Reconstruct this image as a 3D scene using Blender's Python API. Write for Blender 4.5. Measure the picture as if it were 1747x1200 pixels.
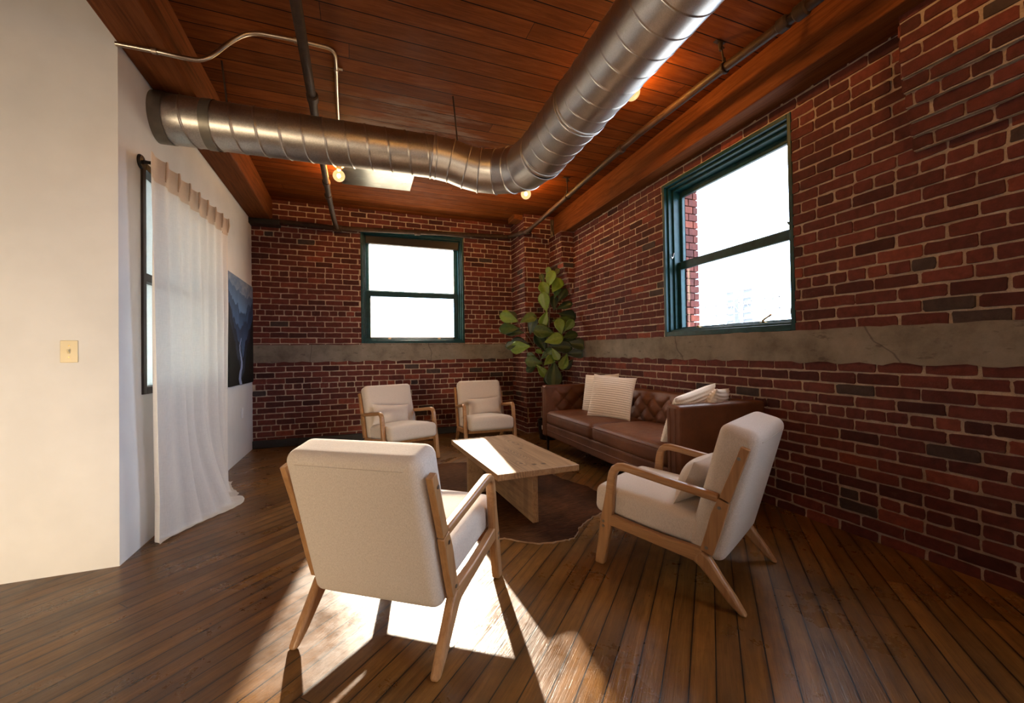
import bpy, math, random
from mathutils import Vector, Matrix
from bpy_extras.object_utils import world_to_camera_view  # noqa: F401 (handy while editing)
from math import pi, sin, cos, radians, exp, sqrt

for o in list(bpy.data.objects):
    bpy.data.objects.remove(o, do_unlink=True)
scene = bpy.context.scene
COL = scene.collection

# ------------------------------------------------------------------ camera
cam_data = bpy.data.cameras.new('camera')
cam = bpy.data.objects.new('camera', cam_data)
COL.objects.link(cam)
yaw, pit, rol = radians(20.94), radians(0.70), radians(-0.90)
Fv = Vector((sin(yaw) * cos(pit), cos(yaw) * cos(pit), sin(pit)))
R0 = Vector((cos(yaw), -sin(yaw), 0))
U0 = R0.cross(Fv)
Rv = R0 * cos(rol) + U0 * sin(rol)
Uv = U0 * cos(rol) - R0 * sin(rol)
cam.matrix_world = Matrix(((Rv.x, Uv.x, -Fv.x, 0), (Rv.y, Uv.y, -Fv.y, 0), (Rv.z, Uv.z, -Fv.z, 1.10), (0, 0, 0, 1)))
cam_data.sensor_width = 36
cam_data.lens = 700 / 1747 * 36
cam_data.clip_start = 0.02
cam_data.clip_end = 400
scene.camera = cam

# ------------------------------------------------------------------ world, sun, daylight, exposure
world = bpy.data.worlds.new('world')
scene.world = world
world.use_nodes = True
wt = world.node_tree
bg = wt.nodes['Background']
bg.inputs[1].default_value = 22.0
wtc, wsep = wt.nodes.new('ShaderNodeTexCoord'), wt.nodes.new('ShaderNodeSeparateXYZ')
wramp = wt.nodes.new('ShaderNodeValToRGB')          # pale street below the horizon, bright blue sky above
wmap = wt.nodes.new('ShaderNodeMath')
wmap.operation = 'MULTIPLY_ADD'
wmap.inputs[1].default_value = wmap.inputs[2].default_value = 0.5
wt.links.new(wtc.outputs['Generated'], wsep.inputs[0])
wt.links.new(wsep.outputs[2], wmap.inputs[0])
wt.links.new(wmap.outputs[0], wramp.inputs[0])
wt.links.new(wramp.outputs[0], bg.inputs[0])
for e, (p, c) in zip((wramp.color_ramp.elements[0], wramp.color_ramp.elements[1], wramp.color_ramp.elements.new(0.5), wramp.color_ramp.elements.new(0.53)),
                     ((0.0, (0.17, 0.175, 0.18)), (1.0, (0.50, 0.72, 1.05)), (0.48, (0.20, 0.21, 0.225)), (0.56, (0.50, 0.70, 1.0)))):
    e.position = p
    e.color = (*c, 1)

sun_data = bpy.data.lights.new('sun', 'SUN')
sun_data.energy = 72
sun_data.color = (1.0, 0.86, 0.68)
sun_data.angle = radians(0.9)
sun = bpy.data.objects.new('sun', sun_data)
COL.objects.link(sun)
sun.rotation_mode = 'QUATERNION'
sun.rotation_quaternion = Vector((-0.132, -1.0, -0.400)).to_track_quat('-Z', 'Y')
sun.location = (2, 12, 6)


def area(name, loc, look, sx, sy, energy, color, portal=False):
    d = bpy.data.lights.new(name, 'AREA')
    d.shape = 'RECTANGLE'
    d.size, d.size_y = sx, sy
    d.energy, d.color = energy, color
    o = bpy.data.objects.new(name, d)
    COL.objects.link(o)
    o.location = loc
    o.rotation_mode = 'QUATERNION'
    o.rotation_quaternion = Vector(look).to_track_quat('-Z', 'Z')
    if portal:
        d.cycles.is_portal = True
    return o


# sky portals in the three window openings, and a warm fill lamp added out of view, low behind us to the left
area('portal_east', (3.02, 2.55, 2.0), (-1, 0, 0), 1.3, 1.5, 1, (1, 1, 1), True)
area('portal_north', (0.80, 6.12, 2.1), (0, -1, 0), 1.45, 1.6, 1, (1, 1, 1), True)
area('portal_south_east', (2.98, -0.575, 1.975), (-1, 0, 0), 1.25, 1.75, 1, (1, 1, 1), True)
area('portal_west', (-1.36, 3.73, 1.62), (1, 0, 0), 1.3, 1.5, 1, (1, 1, 1), True)
rear_fill = area('fill_rear', (-2.60, -1.27, 0.50), (0.20, 1, -0.04), 1.5, 0.7, 74, (1.0, 0.79, 0.54))
rear_fill.data.spread = radians(96)

scene.view_settings.view_transform = 'Standard'
scene.view_settings.look = 'None'
scene.view_settings.gamma = 1.0
scene.view_settings.use_curve_mapping = False
scene.view_settings.exposure = -0.30

# ------------------------------------------------------------------ mesh helpers
random.seed(11)


def rnd(a, b):
    return random.uniform(a, b)


class B:
    """collects vertices and faces; build() links them as ONE mesh object"""

    def __init__(self):
        self.v, self.f, self.m, self.t = [], [], [], []
        self.mi, self.tint = 0, (0.5, 0.5, 0.5)

    def face(self, idx):
        self.f.append(tuple(idx))
        self.m.append(self.mi)
        self.t.append(self.tint)

    def add(self, vs):
        n = len(self.v)
        self.v += [tuple(p) for p in vs]
        return n

    def hexa(self, p):  # 8 points: bottom ring 0-3, top ring 4-7
        n = self.add(p)
        for q in ((3, 2, 1, 0), (4, 5, 6, 7), (0, 1, 5, 4), (1, 2, 6, 5), (2, 3, 7, 6), (3, 0, 4, 7)):
            self.face([n + i for i in q])

    def box(self, x0, x1, y0, y1, z0, z1, fn=None):
        p = [(x0, y0, z0), (x1, y0, z0), (x1, y1, z0), (x0, y1, z0), (x0, y0, z1), (x1, y0, z1), (x1, y1, z1), (x0, y1, z1)]
        self.hexa([fn(*q) for q in p] if fn else p)

    def grid(self, fn, nu, nv, cu=False, cv=False):
        n = self.add([fn(i / (nu if cu else nu - 1), j / (nv if cv else nv - 1)) for i in range(nu) for j in range(nv)])
        for i in range(nu if cu else nu - 1):
            for j in range(nv if cv else nv - 1):
                a, b = i, (i + 1) % nu
                c, d = j, (j + 1) % nv
                self.face((n + a * nv + c, n + b * nv + c, n + b * nv + d, n + a * nv + d))

    def tube(self, path, r, n=12, cap=True):
        path = [Vector(p) for p in path]
        rs = r if isinstance(r, (list, tuple)) else [r] * len(path)
        up = None
        base = len(self.v)
        for i, p in enumerate(path):
            t0 = (path[i] - path[i - 1]).normalized() if i else None
            t1 = (path[i + 1] - path[i]).normalized() if i < len(path) - 1 else None
            t = ((t0 or t1) + (t1 or t0)).normalized()
            k = 1.0
            if t0 and t1:
                k = 1 / max(0.5, t.dot(t1))
            if up is None:
                up = Vector((0, 0, 1)) if abs(t.z) < 0.9 else Vector((1, 0, 0))
            up = (up - t * up.dot(t)).normalized()
            sd = t.cross(up)
            mit = None
            if t0 and t1 and k > 1.001:
                mit = (t1 - t0)
                mit = (mit - t * mit.dot(t)).normalized()
            for j in range(n):
                a = 2 * pi * j / n
                q = (up * cos(a) + sd * sin(a)) * rs[i]
                if mit is not None:
                    q = q + mit * q.dot(mit) * (k - 1)
                self.v.append(tuple(p + q))
        for i in range(len(path) - 1):
            for j in range(n):
                a, b = base + i * n + j, base + i * n + (j + 1) % n
                self.face((a, b, b + n, a + n))
        if cap:
            self.face([base + j for j in reversed(range(n))])
            e = base + (len(path) - 1) * n
            self.face([e + j for j in range(n)])

    def lathe(self, c, prof, n=24, axis='z', caps=True):
        """prof: (radius, height) pairs along the axis from c"""
        base = len(self.v)
        for r, h in prof:
            for j in range(n):
                a = 2 * pi * j / n
                u, w = r * cos(a), r * sin(a)
                d = {'z': (u, w, h), 'x': (h, u, w), 'y': (w, h, u)}[axis]
                self.v.append((c[0] + d[0], c[1] + d[1], c[2] + d[2]))
        for i in range(len(prof) - 1):
            for j in range(n):
                a, b = base + i * n + j, base + i * n + (j + 1) % n
                self.face((a, b, b + n, a + n))
        if caps:
            self.face([base + j for j in reversed(range(n))])
            e = base + (len(prof) - 1) * n
            self.face([e + j for j in range(n)])

    def bar(self, path, t, fn):
        """flat bar following a 2-D path of (a, b, width); t = thickness across; fn(across, a, b) -> xyz"""
        base = len(self.v)
        n = len(path)
        for i, (a, b, w) in enumerate(path):
            a0, b0, _ = path[max(0, i - 1)]
            a1, b1, _ = path[min(n - 1, i + 1)]
            dx, dy = a1 - a0, b1 - b0
            ln = math.hypot(dx, dy)
            nx, ny = -dy / ln * w / 2, dx / ln * w / 2
            for s, e in ((-1, 1), (1, 1), (1, -1), (-1, -1)):
                bb = b + e * ny
                aa = a + e * nx
                if b <= 0.0015:
                    bb = 0.0
                self.v.append(tuple(fn(s * t / 2, aa, bb)))
        for i in range(n - 1):
            for j in range(4):
                p, q = base + i * 4 + j, base + i * 4 + (j + 1) % 4
                self.face((p, q, q + 4, p + 4))
        self.face([base + j for j in (3, 2, 1, 0)])
        self.face([base + (n - 1) * 4 + j for j in range(4)])

    def rbox(self, half, r, m=8, k=4, fn=None):
        """rounded box, dense enough to be displaced by fn(x, y, z) -> xyz"""
        ms = m if isinstance(m, (tuple, list)) else (m, m, m)

        def pos(h, m):
            rr = min(r, h * 0.999)
            e = [-h + rr * (1 - cos(pi / 2 * i / k)) for i in range(k)]
            mid = [-(h - rr) + 2 * (h - rr) * i / m for i in range(m + 1)]
            return e + mid + [-x for x in reversed(e)]
        ax = [pos(h, mm) for h, mm in zip(half, ms)]
        inn = [h - min(r, h * 0.999) for h in half]
        seen = {}

        def vert(p):
            key = tuple(round(c, 6) for c in p)
            if key in seen:
                return seen[key]
            q = [max(-i, min(i, c)) for c, i in zip(p, inn)]
            d = [c - b for c, b in zip(p, q)]
            l = sqrt(sum(c * c for c in d)) or 1
            mx = [min(r, h) for h in half]
            w = [b + c / l * mm for b, c, mm in zip(q, d, mx)]
            if fn:
                w = fn(*w)
            seen[key] = self.add([w])
            return seen[key]
        for a in range(3):
            b, c = (a + 1) % 3, (a + 2) % 3
            for sgn in (-1, 1):
                for i in range(len(ax[b]) - 1):
                    for j in range(len(ax[c]) - 1):
                        quad = []
                        for (ii, jj) in ((i, j), (i + 1, j), (i + 1, j + 1), (i, j + 1)):
                            p = [0, 0, 0]
                            p[a], p[b], p[c] = sgn * half[a], ax[b][ii], ax[c][jj]
                            quad.append(vert(p))
                        if sgn < 0:
                            quad.reverse()
                        if len(set(quad)) > 2:
                            self.face(quad)

    def build(self, name, mats, parent=None, smooth=False, bevel=0, sharp=35, seg=2, tint=False):
        me = bpy.data.meshes.new(name)
        me.from_pydata(self.v, [], self.f)
        for m in (mats if isinstance(mats, (list, tuple)) else [mats]):
            me.materials.append(m)
        if any(self.m):
            me.polygons.foreach_set('material_index', self.m)
        if tint:
            at = me.color_attributes.new('tint', 'FLOAT_COLOR', 'CORNER')
            buf = []
            for f, t in zip(self.f, self.t):
                buf += [t[0], t[1], t[2], 1.0] * len(f)
            at.data.foreach_set('color', buf)
        if smooth:
            me.polygons.foreach_set('use_smooth', [True] * len(self.f))
            me.set_sharp_from_angle(angle=radians(sharp))
        me.update()
        o = bpy.data.objects.new(name, me)
        COL.objects.link(o)
        if parent is not None:
            o.parent = parent
        if bevel:
            b = o.modifiers.new('bevel', 'BEVEL')
            b.width, b.segments, b.limit_method, b.angle_limit = bevel, seg, 'ANGLE', radians(30)
            me.polygons.foreach_set('use_smooth', [True] * len(self.f))
            b.harden_normals = False
            me.set_sharp_from_angle(angle=radians(50))
        return o


def tag(o, label=None, cat=None, group=None, kind=None):
    for k, x in (('label', label), ('category', cat), ('group', group), ('kind', kind)):
        if x:
            o[k] = x
    return o


def thing(name, label, cat, loc=(0, 0, 0), rz=0.0, group=None, kind=None):
    o = bpy.data.objects.new(name, None)
    COL.objects.link(o)
    o.empty_display_size = 0.1
    o.location = loc
    o.rotation_euler = (0, 0, rz)
    return tag(o, label, cat, group, kind)


def dup(o, parent=None, loc=None, rot=None, label=None):
    c = o.copy()
    COL.objects.link(c)
    if parent is not None:
        c.parent = parent
    if loc is not None:
        c.location = loc
    if rot is not None:
        c.rotation_euler = rot
    if label:
        c['label'] = label
    for ch in [x for x in bpy.data.objects if x.parent == o and x != c]:
        dup(ch, c)
    return c


# ------------------------------------------------------------------ material helpers
class N:
    def __init__(self, name):
        self.mat = bpy.data.materials.new(name)
        self.mat.use_nodes = True
        self.nt = self.mat.node_tree
        self.nt.nodes.clear()
        self.out = self.nt.nodes.new('ShaderNodeOutputMaterial')

    def n(self, kind, ins=None, **props):
        x = self.nt.nodes.new('ShaderNode' + kind)
        for k, val in props.items():
            setattr(x, k, val)
        for k, val in (ins or {}).items():
            self.set(x.inputs[k], val)
        return x

    def set(self, sock, val):
        if hasattr(val, 'is_linked') or isinstance(val, bpy.types.NodeSocket):
            self.nt.links.new(val, sock)
        elif isinstance(val, bpy.types.Node):
            self.nt.links.new(val.outputs[0], sock)
        else:
            if isinstance(val, (tuple, list)) and len(val) == 3 and sock.type == 'RGBA':
                val = (*val, 1)
            sock.default_value = val

    def math(self, op, a, b=0.0, c=0.0, clamp=False):
        x = self.n('Math', {0: a, 1: b, 2: c}, operation=op)
        x.use_clamp = clamp
        return x.outputs[0]

    def coord(self, which='Object'):
        return self.n('TexCoord').outputs[which]

    def mapping(self, vec, scale=(1, 1, 1), rot=(0, 0, 0), loc=(0, 0, 0)):
        return self.n('Mapping', {'Vector': vec, 'Scale': scale, 'Rotation': rot, 'Location': loc}).outputs[0]

    def noise(self, vec, scale=5.0, detail=4.0, rough=0.55, dist=0.0):
        return self.n('TexNoise', {'Vector': vec, 'Scale': scale, 'Detail': detail, 'Roughness': rough, 'Distortion': dist}).outputs[0]

    def ramp(self, fac, stops, interp='LINEAR'):
        x = self.n('ValToRGB', {0: fac})
        r = x.color_ramp
        r.interpolation = interp
        while len(r.elements) < len(stops):
            r.elements.new(0.5)
        for e, (p, c) in zip(r.elements, stops):
            e.position = p
            e.color = (*c, 1) if isinstance(c, (tuple, list)) else (c, c, c, 1)
        return x.outputs[0]

    def mix(self, fac, a, b, mode='MIX'):
        x = self.n('Mix', data_type='RGBA', blend_type=mode)
        self.set(x.inputs[0], fac)
        self.set(x.inputs[6], a)
        self.set(x.inputs[7], b)
        return x.outputs[2]

    def bump(self, h, strength=0.3, dist=0.01, normal=None):
        ins = {'Strength': strength, 'Distance': dist, 'Height': h}
        if normal is not None:
            ins['Normal'] = normal
        return self.n('Bump', ins).outputs[0]

    def sep(self, vec):
        return self.n('SeparateXYZ', {0: vec}).outputs

    def bsdf(self, **k):
        names = {'color': 'Base Color', 'rough': 'Roughness', 'metal': 'Metallic', 'normal': 'Normal', 'spec': 'Specular IOR Level',
                 'coat': 'Coat Weight', 'coatrough': 'Coat Roughness', 'sheen': 'Sheen Weight', 'emit': 'Emission Color',
                 'emits': 'Emission Strength', 'trans': 'Transmission Weight', 'aniso': 'Anisotropic'}
        return self.n('BsdfPrincipled', {names[a]: b for a, b in k.items()})

    def done(self, shader):
        self.set(self.out.inputs[0], shader)
        return self.mat


def plain(name, color, rough=0.5, metal=0.0, var=0.15, scale=12.0, bump=0.0, spec=0.5):
    m = N(name)
    co = m.coord()
    nz = m.noise(co, scale, 4)
    lo = tuple(c * (1 - var) for c in color)
    hi = tuple(min(1, c * (1 + var)) for c in color)
    k = dict(color=m.ramp(nz, [(0.3, lo), (0.7, hi)]), rough=rough, metal=metal, spec=spec)
    if bump:
        k['normal'] = m.bump(m.noise(co, scale * 8, 3), bump, 0.004)
    return m.done(m.bsdf(**k))


def plank_mat(name, ang, width, cols, length=2.2, rough=(0.25, 0.5), grain=1.0, worn=None, gap=0.025, coat=0.0, bumpy=0.35, nails=False, plane='xy', spec=0.5, gf=40.0, contrast=1.0, wornspot=None):
    """boards of the given width; u runs along the board, v across it"""
    m = N(name)
    co = m.coord()
    if plane == 'xy':
        ro = m.mapping(co, rot=(0, 0, -ang))
    else:
        ro = co
    x, y, z = m.sep(ro)
    if plane == 'x':      # boards along y (beam like), v = z+x
        u, v = y, m.math('ADD', z, x)
    else:
        u, v = x, y
    row = m.math('FLOOR', m.math('DIVIDE', v, width))
    fr = m.math('FRACT', m.math('DIVIDE', v, width))
    wn = m.n('TexWhiteNoise', {'W': row}, noise_dimensions='1D')
    ro1, roc = wn.outputs[0], wn.outputs[1]
    uo = m.math('ADD', u, m.math('MULTIPLY', ro1, 7.3))
    jr = m.math('FLOOR', m.math('DIVIDE', uo, length))
    jf = m.math('FRACT', m.math('DIVIDE', uo, length))
    seed = m.math('ADD', m.math('MULTIPLY', row, 3.17), m.math('MULTIPLY', jr, 5.71))
    wn2 = m.n('TexWhiteNoise', {'W': seed}, noise_dimensions='1D').outputs[0]
    gv = m.n('CombineXYZ', {0: m.math('MULTIPLY', uo, 2.2), 1: m.math('ADD', m.math('MULTIPLY', v, gf), m.math('MULTIPLY', wn2, 40.0)), 2: wn2}).outputs[0]
    g = m.noise(gv, 1.3, 6, 0.62, 0.9)
    fine = m.noise(m.n('CombineXYZ', {0: m.math('MULTIPLY', uo, 6.0), 1: m.math('MULTIPLY', v, 260.0), 2: wn2}).outputs[0], 1.0, 3)
    c = m.ramp(g, [(0.5 - 0.25 / contrast, cols[0]), (0.5, cols[1]), (0.5 + 0.28 / contrast, cols[2])])
    tone = m.ramp(wn2, [(0.0, (0.76, 0.74, 0.72)), (0.5, (0.98, 0.97, 0.96)), (1.0, (1.22, 1.19, 1.14))])
    c = m.mix(grain, c, m.mix(1.0, c, tone, 'MULTIPLY'))
    c = m.mix(0.35, c, m.mix(1.0, c, m.ramp(fine, [(0.3, 0.45), (0.65, 1.18)]), 'MULTIPLY'))
    if worn:
        wv = m.noise(m.n('CombineXYZ', {0: m.math('MULTIPLY', u, 0.55), 1: m.math('MULTIPLY', v, 2.2), 2: 0.0}).outputs[0], 2.1, 6, 0.62)
        if wornspot:
            dx = m.math('DIVIDE', m.math('SUBTRACT', u, wornspot[0]), wornspot[2])
            dy = m.math('DIVIDE', m.math('SUBTRACT', v, wornspot[1]), wornspot[3])
            d2 = m.math('ADD', m.math('MULTIPLY', dx, dx), m.math('MULTIPLY', dy, dy))
            fine2 = m.noise(m.n('CombineXYZ', {0: m.math('MULTIPLY', u, 3.0), 1: m.math('MULTIPLY', v, 16.0), 2: 0.3}).outputs[0], 1.6, 6, 0.7)
            wv = m.math('ADD', wv, m.math('MULTIPLY', m.math('MAXIMUM', m.math('SUBTRACT', 1.0, d2), 0.0), m.math('SUBTRACT', fine2, 0.22)))
        c = m.mix(m.ramp(wv, [(worn[1], 0.0), (worn[2], 1.0)]), c, m.mix(0.75, c, worn[0]))
    if nails:
        sd = m.math('ABSOLUTE', m.math('SUBTRACT', fr, 0.525))
        dn = m.noise(m.n('CombineXYZ', {0: m.math('MULTIPLY', u, 2.0), 1: m.math('MULTIPLY', v, 6.0), 2: 4.4}).outputs[0], 1.7, 6, 0.7)
        dirt = m.math('MULTIPLY', m.ramp(sd, [(0.30, 0.0), (0.475, 1.0)]), m.ramp(dn, [(0.38, 0.0), (0.66, 0.85)]))
        c = m.mix(dirt, c, m.mix(1.0, c, (0.30, 0.27, 0.25), 'MULTIPLY'))
        blotch = m.ramp(m.noise(m.mapping(co, (2.2, 2.2, 1)), 1.0, 7, 0.72), [(0.46, 0.0), (0.68, 0.6)])
        c = m.mix(blotch, c, m.mix(1.0, c, (0.42, 0.38, 0.36), 'MULTIPLY'))
    e1 = m.math('LESS_THAN', fr, gap)
    e2 = m.math('LESS_THAN', m.math('MULTIPLY', jf, length), 0.003)
    edge = m.math('MAXIMUM', e1, e2)
    spots = None
    if nails:
        vo = m.n('TexVoronoi', {'Vector': m.n('CombineXYZ', {0: u, 1: v, 2: 0.0}).outputs[0], 'Scale': 9.0})
        big = m.noise(co, 1.3, 2)
        spots = m.math('MULTIPLY', m.math('LESS_THAN', vo.outputs[0], 0.038), m.math('GREATER_THAN', big, 0.50))
        vs = m.noise(m.n('CombineXYZ', {0: m.math('MULTIPLY', u, 4.0), 1: m.math('MULTIPLY', v, 34.0), 2: 1.7}).outputs[0], 1.6, 6, 0.75)
        stain = m.ramp(vs, [(0.62, 0.0), (0.76, 0.7)])
        c = m.mix(stain, c, (0.022, 0.014, 0.010))
        edge = m.math('MAXIMUM', edge, spots)
    c = m.mix(edge, c, (0.008, 0.005, 0.004))
    rg = m.n('MapRange', {0: m.noise(co, 3.0, 6, 0.7), 1: 0.3, 2: 0.7, 3: rough[0], 4: rough[1]}).outputs[0]
    h = m.math('SUBTRACT', m.math('MULTIPLY', m.math('ADD', g, m.math('MULTIPLY', fine, 0.5)), 0.35), m.math('MULTIPLY', edge, 1.5))
    tilt = m.math('MULTIPLY', m.math('SUBTRACT', wn2, 0.5), m.math('MULTIPLY', fr, 0.9))
    h = m.math('ADD', h, tilt)
    nm = m.bump(h, bumpy, 0.004)
    return m.done(m.bsdf(color=c, rough=rg, normal=nm, coat=coat, coatrough=0.2, spec=spec))


def timber(name, cols, axis=1, rough=0.45, scale=1.0, bump=0.2, spec=0.5, rings=False):
    """solid wood, grain along one local axis"""
    m = N(name)
    co = m.coord()
    sc = [22.0 * scale] * 3
    sc[axis] = 1.5 * scale
    g = m.noise(m.mapping(co, tuple(sc)), 1.0, 6, 0.6, 1.2)
    sc2 = [150.0] * 3
    sc2[axis] = 5.0
    fine = m.noise(m.mapping(co, tuple(sc2)), 1.0, 3)
    c = m.ramp(g, [(0.25, cols[0]), (0.5, cols[1]), (0.8, cols[2])])
    c = m.mix(0.3, c, m.mix(1.0, c, m.ramp(fine, [(0.3, 0.6), (0.65, 1.15)]), 'MULTIPLY'))
    if rings:
        w = m.n('TexWave', {'Vector': m.mapping(co, (9.0, 1.4, 9.0)), 'Scale': 2.0, 'Distortion': 9.0, 'Detail': 3.0, 'Detail Scale': 0.8}, wave_type='BANDS', bands_direction='X').outputs[1]
        patch = m.ramp(m.noise(m.mapping(co, (5, 1.2, 5)), 1.1, 2), [(0.45, 0.0), (0.62, 0.6)])
        c = m.mix(patch, c, m.mix(1.0, c, m.ramp(w, [(0.2, 0.45), (0.6, 1.1)]), 'MULTIPLY'))
        x, y, z = m.sep(co)
        wob = m.noise(m.mapping(co, (14, 5, 14)), 1.0, 3)
        for kx, ky, rx, ry, turns in ((0.035, -0.14, 0.075, 0.30, 38.0), (-0.09, 0.33, 0.07, 0.13, 16.0), (0.16, 0.24, 0.06, 0.22, 18.0), (-0.05, -0.40, 0.06, 0.10, 14.0)):
            ex = m.math('DIVIDE', m.math('SUBTRACT', x, kx), rx)
            ey = m.math('DIVIDE', m.math('SUBTRACT', y, ky), ry)
            d = m.math('SQRT', m.math('ADD', m.math('MULTIPLY', ex, ex), m.math('MULTIPLY', ey, ey)))
            d = m.math('ADD', d, m.math('MULTIPLY', m.math('SUBTRACT', wob, 0.5), 0.35))
            s = m.math('SINE', m.math('MULTIPLY', d, turns))
            inside = m.math('SUBTRACT', 1.0, d, clamp=True)
            c = m.mix(m.math('MULTIPLY', m.math('MULTIPLY', m.math('GREATER_THAN', s, 0.15), inside), 0.85, clamp=True), c, (0.10, 0.052, 0.024))
        for kx, ky in ((0.02, -0.46), (0.085, -0.47), (-0.07, 0.40), (0.13, 0.02), (-0.11, 0.20)):
            ex, ey = m.math('SUBTRACT', x, kx), m.math('MULTIPLY', m.math('SUBTRACT', y, ky), 0.8)
            d = m.math('SQRT', m.math('ADD', m.math('MULTIPLY', ex, ex), m.math('MULTIPLY', ey, ey)))
            d = m.math('ADD', d, m.math('MULTIPLY', m.math('SUBTRACT', wob, 0.5), 0.014))
            c = m.mix(m.ramp(d, [(0.008, 0.9), (0.020, 0.0)]), c, (0.055, 0.022, 0.010))
    return m.done(m.bsdf(color=c, rough=rough, normal=m.bump(m.math('ADD', g, fine), bump, 0.002), spec=spec))


# ------------------------------------------------------------------ materials
def brick_mat():
    m = N('brick')
    at = m.n('Attribute', attribute_name='tint')
    r, g, b = m.sep(at.outputs[1])
    co = m.coord()
    c = m.ramp(r, [(0.0, (0.048, 0.014, 0.012)), (0.35, (0.088, 0.022, 0.017)), (0.75, (0.128, 0.032, 0.023)), (1.0, (0.205, 0.050, 0.028))])
    c = m.mix(m.math('GREATER_THAN', g, 0.975), c, (0.055, 0.036, 0.032))
    n1 = m.noise(co, 28, 5, 0.65)
    c = m.mix(0.8, c, m.mix(1.0, c, m.ramp(n1, [(0.3, 0.62), (0.7, 1.30)]), 'MULTIPLY'))
    n2 = m.noise(co, 9, 5, 0.7)
    c = m.mix(m.ramp(n2, [(0.62, 0.0), (0.76, 0.35)]), c, (0.20, 0.13, 0.09))
    n3 = m.noise(co, 140, 4, 0.6)
    return m.done(m.bsdf(color=c, rough=0.82, spec=0.25, normal=m.bump(m.math('ADD', n1, n3), 0.5, 0.004)))


def mortar_mat():
    m = N('mortar')
    co = m.coord()
    n1 = m.noise(co, 14, 5, 0.65)
    n2 = m.noise(co, 190, 4, 0.7)
    c = m.ramp(n1, [(0.3, (0.34, 0.265, 0.195)), (0.7, (0.55, 0.44, 0.33))])
    c = m.mix(0.6, c, m.mix(1.0, c, m.ramp(n2, [(0.3, 0.65), (0.6, 1.1)]), 'MULTIPLY'))
    return m.done(m.bsdf(color=c, rough=0.95, spec=0.1, normal=m.bump(m.math('ADD', n1, n2), 0.7, 0.006)))


def concrete_mat():
    m = N('concrete')
    co = m.coord()
    n1 = m.noise(co, 3.2, 7, 0.68)
    n2 = m.noise(co, 90, 4, 0.6)
    c = m.ramp(n1, [(0.3, (0.115, 0.098, 0.075)), (0.5, (0.20, 0.175, 0.14)), (0.72, (0.27, 0.24, 0.195))])
    st = m.noise(m.mapping(co, (9, 9, 22), rot=(0.6, 0.5, 0.4)), 1.0, 5, 0.6)
    c = m.mix(m.ramp(st, [(0.61, 0.0), (0.70, 0.6)]), c, (0.06, 0.05, 0.04))
    w = m.n('TexVoronoi', {'Vector': m.mix(0.12, co, m.n('TexNoise', {'Vector': co, 'Scale': 5.0}).outputs[1]), 'Scale': 0.62}, feature='DISTANCE_TO_EDGE').outputs[0]
    c = m.mix(m.ramp(w, [(0.0, 0.7), (0.003, 0.0)]), c, (0.05, 0.042, 0.035))
    return m.done(m.bsdf(color=c, rough=0.9, spec=0.2, normal=m.bump(m.math('ADD', n1, m.math('MULTIPLY', n2, 0.4)), 0.35, 0.01)))


def paint_mat():
    m = N('white_paint')
    co = m.coord()
    n = m.noise(co, 260, 3)
    d = m.noise(co, 3, 4)
    c = m.ramp(d, [(0.35, (0.70, 0.685, 0.66)), (0.65, (0.76, 0.745, 0.72))])
    return m.done(m.bsdf(color=c, rough=0.6, spec=0.3, normal=m.bump(n, 0.08, 0.002)))


def linen(name, a, b, scale=1.0, rough=0.95):
    m = N(name)
    co = m.coord()
    fl = m.noise(m.mapping(co, (260 * scale, 260 * scale, 90 * scale)), 1.5, 4, 0.7)
    w1 = m.n('TexWave', {'Vector': co, 'Scale': 190.0 * scale, 'Distortion': 1.2}, bands_direction='X').outputs[1]
    w2 = m.n('TexWave', {'Vector': co, 'Scale': 190.0 * scale, 'Distortion': 1.2}, bands_direction='Z').outputs[1]
    c = m.ramp(fl, [(0.32, a), (0.62, b)])
    return m.done(m.bsdf(color=c, rough=rough, spec=0.15, sheen=0.15, normal=m.bump(m.math('ADD', fl, m.math('MULTIPLY', w1, w2)), 0.25, 0.002)))


def leather_mat():
    m = N('brown_leather')
    co = m.coord()
    n1 = m.noise(co, 3.5, 6, 0.65)
    n2 = m.noise(co, 24, 5, 0.6)
    v = m.n('TexVoronoi', {'Vector': co, 'Scale': 170.0}).outputs[0]
    c = m.ramp(n1, [(0.25, (0.085, 0.028, 0.010)), (0.55, (0.150, 0.053, 0.021)), (0.8, (0.215, 0.086, 0.038))])
    c = m.mix(0.4, c, m.mix(1.0, c, m.ramp(n2, [(0.3, 0.7), (0.7, 1.2)]), 'MULTIPLY'))
    return m.done(m.bsdf(color=c, rough=m.ramp(n2, [(0.3, 0.46), (0.7, 0.62)]), spec=0.4, normal=m.bump(m.math('ADD', m.math('MULTIPLY', v, 0.6), n2), 0.18, 0.003)))


def galv(name, base, rough, spangle, bump=0.05):
    m = N(name)
    co = m.coord()
    v = m.n('TexVoronoi', {'Vector': co, 'Scale': spangle}).outputs[1]
    vv = m.sep(v)[0]
    n = m.noise(co, 5, 5, 0.65)
    c = m.ramp(m.math('ADD', m.math('MULTIPLY', vv, 0.35), m.math('MULTIPLY', n, 0.5)), [(0.2, tuple(x * 0.82 for x in base)), (0.7, tuple(min(1, x * 1.12) for x in base))])
    r = m.n('MapRange', {0: m.math('ADD', m.math('MULTIPLY', vv, 0.25), m.math('MULTIPLY', n, 0.6)), 1: 0.15, 2: 0.75, 3: rough * 0.85, 4: rough * 1.2}).outputs[0]
    return m.done(m.bsdf(color=c, rough=r, metal=1.0, normal=m.bump(m.noise(co, 40, 3), bump, 0.003)))


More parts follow.
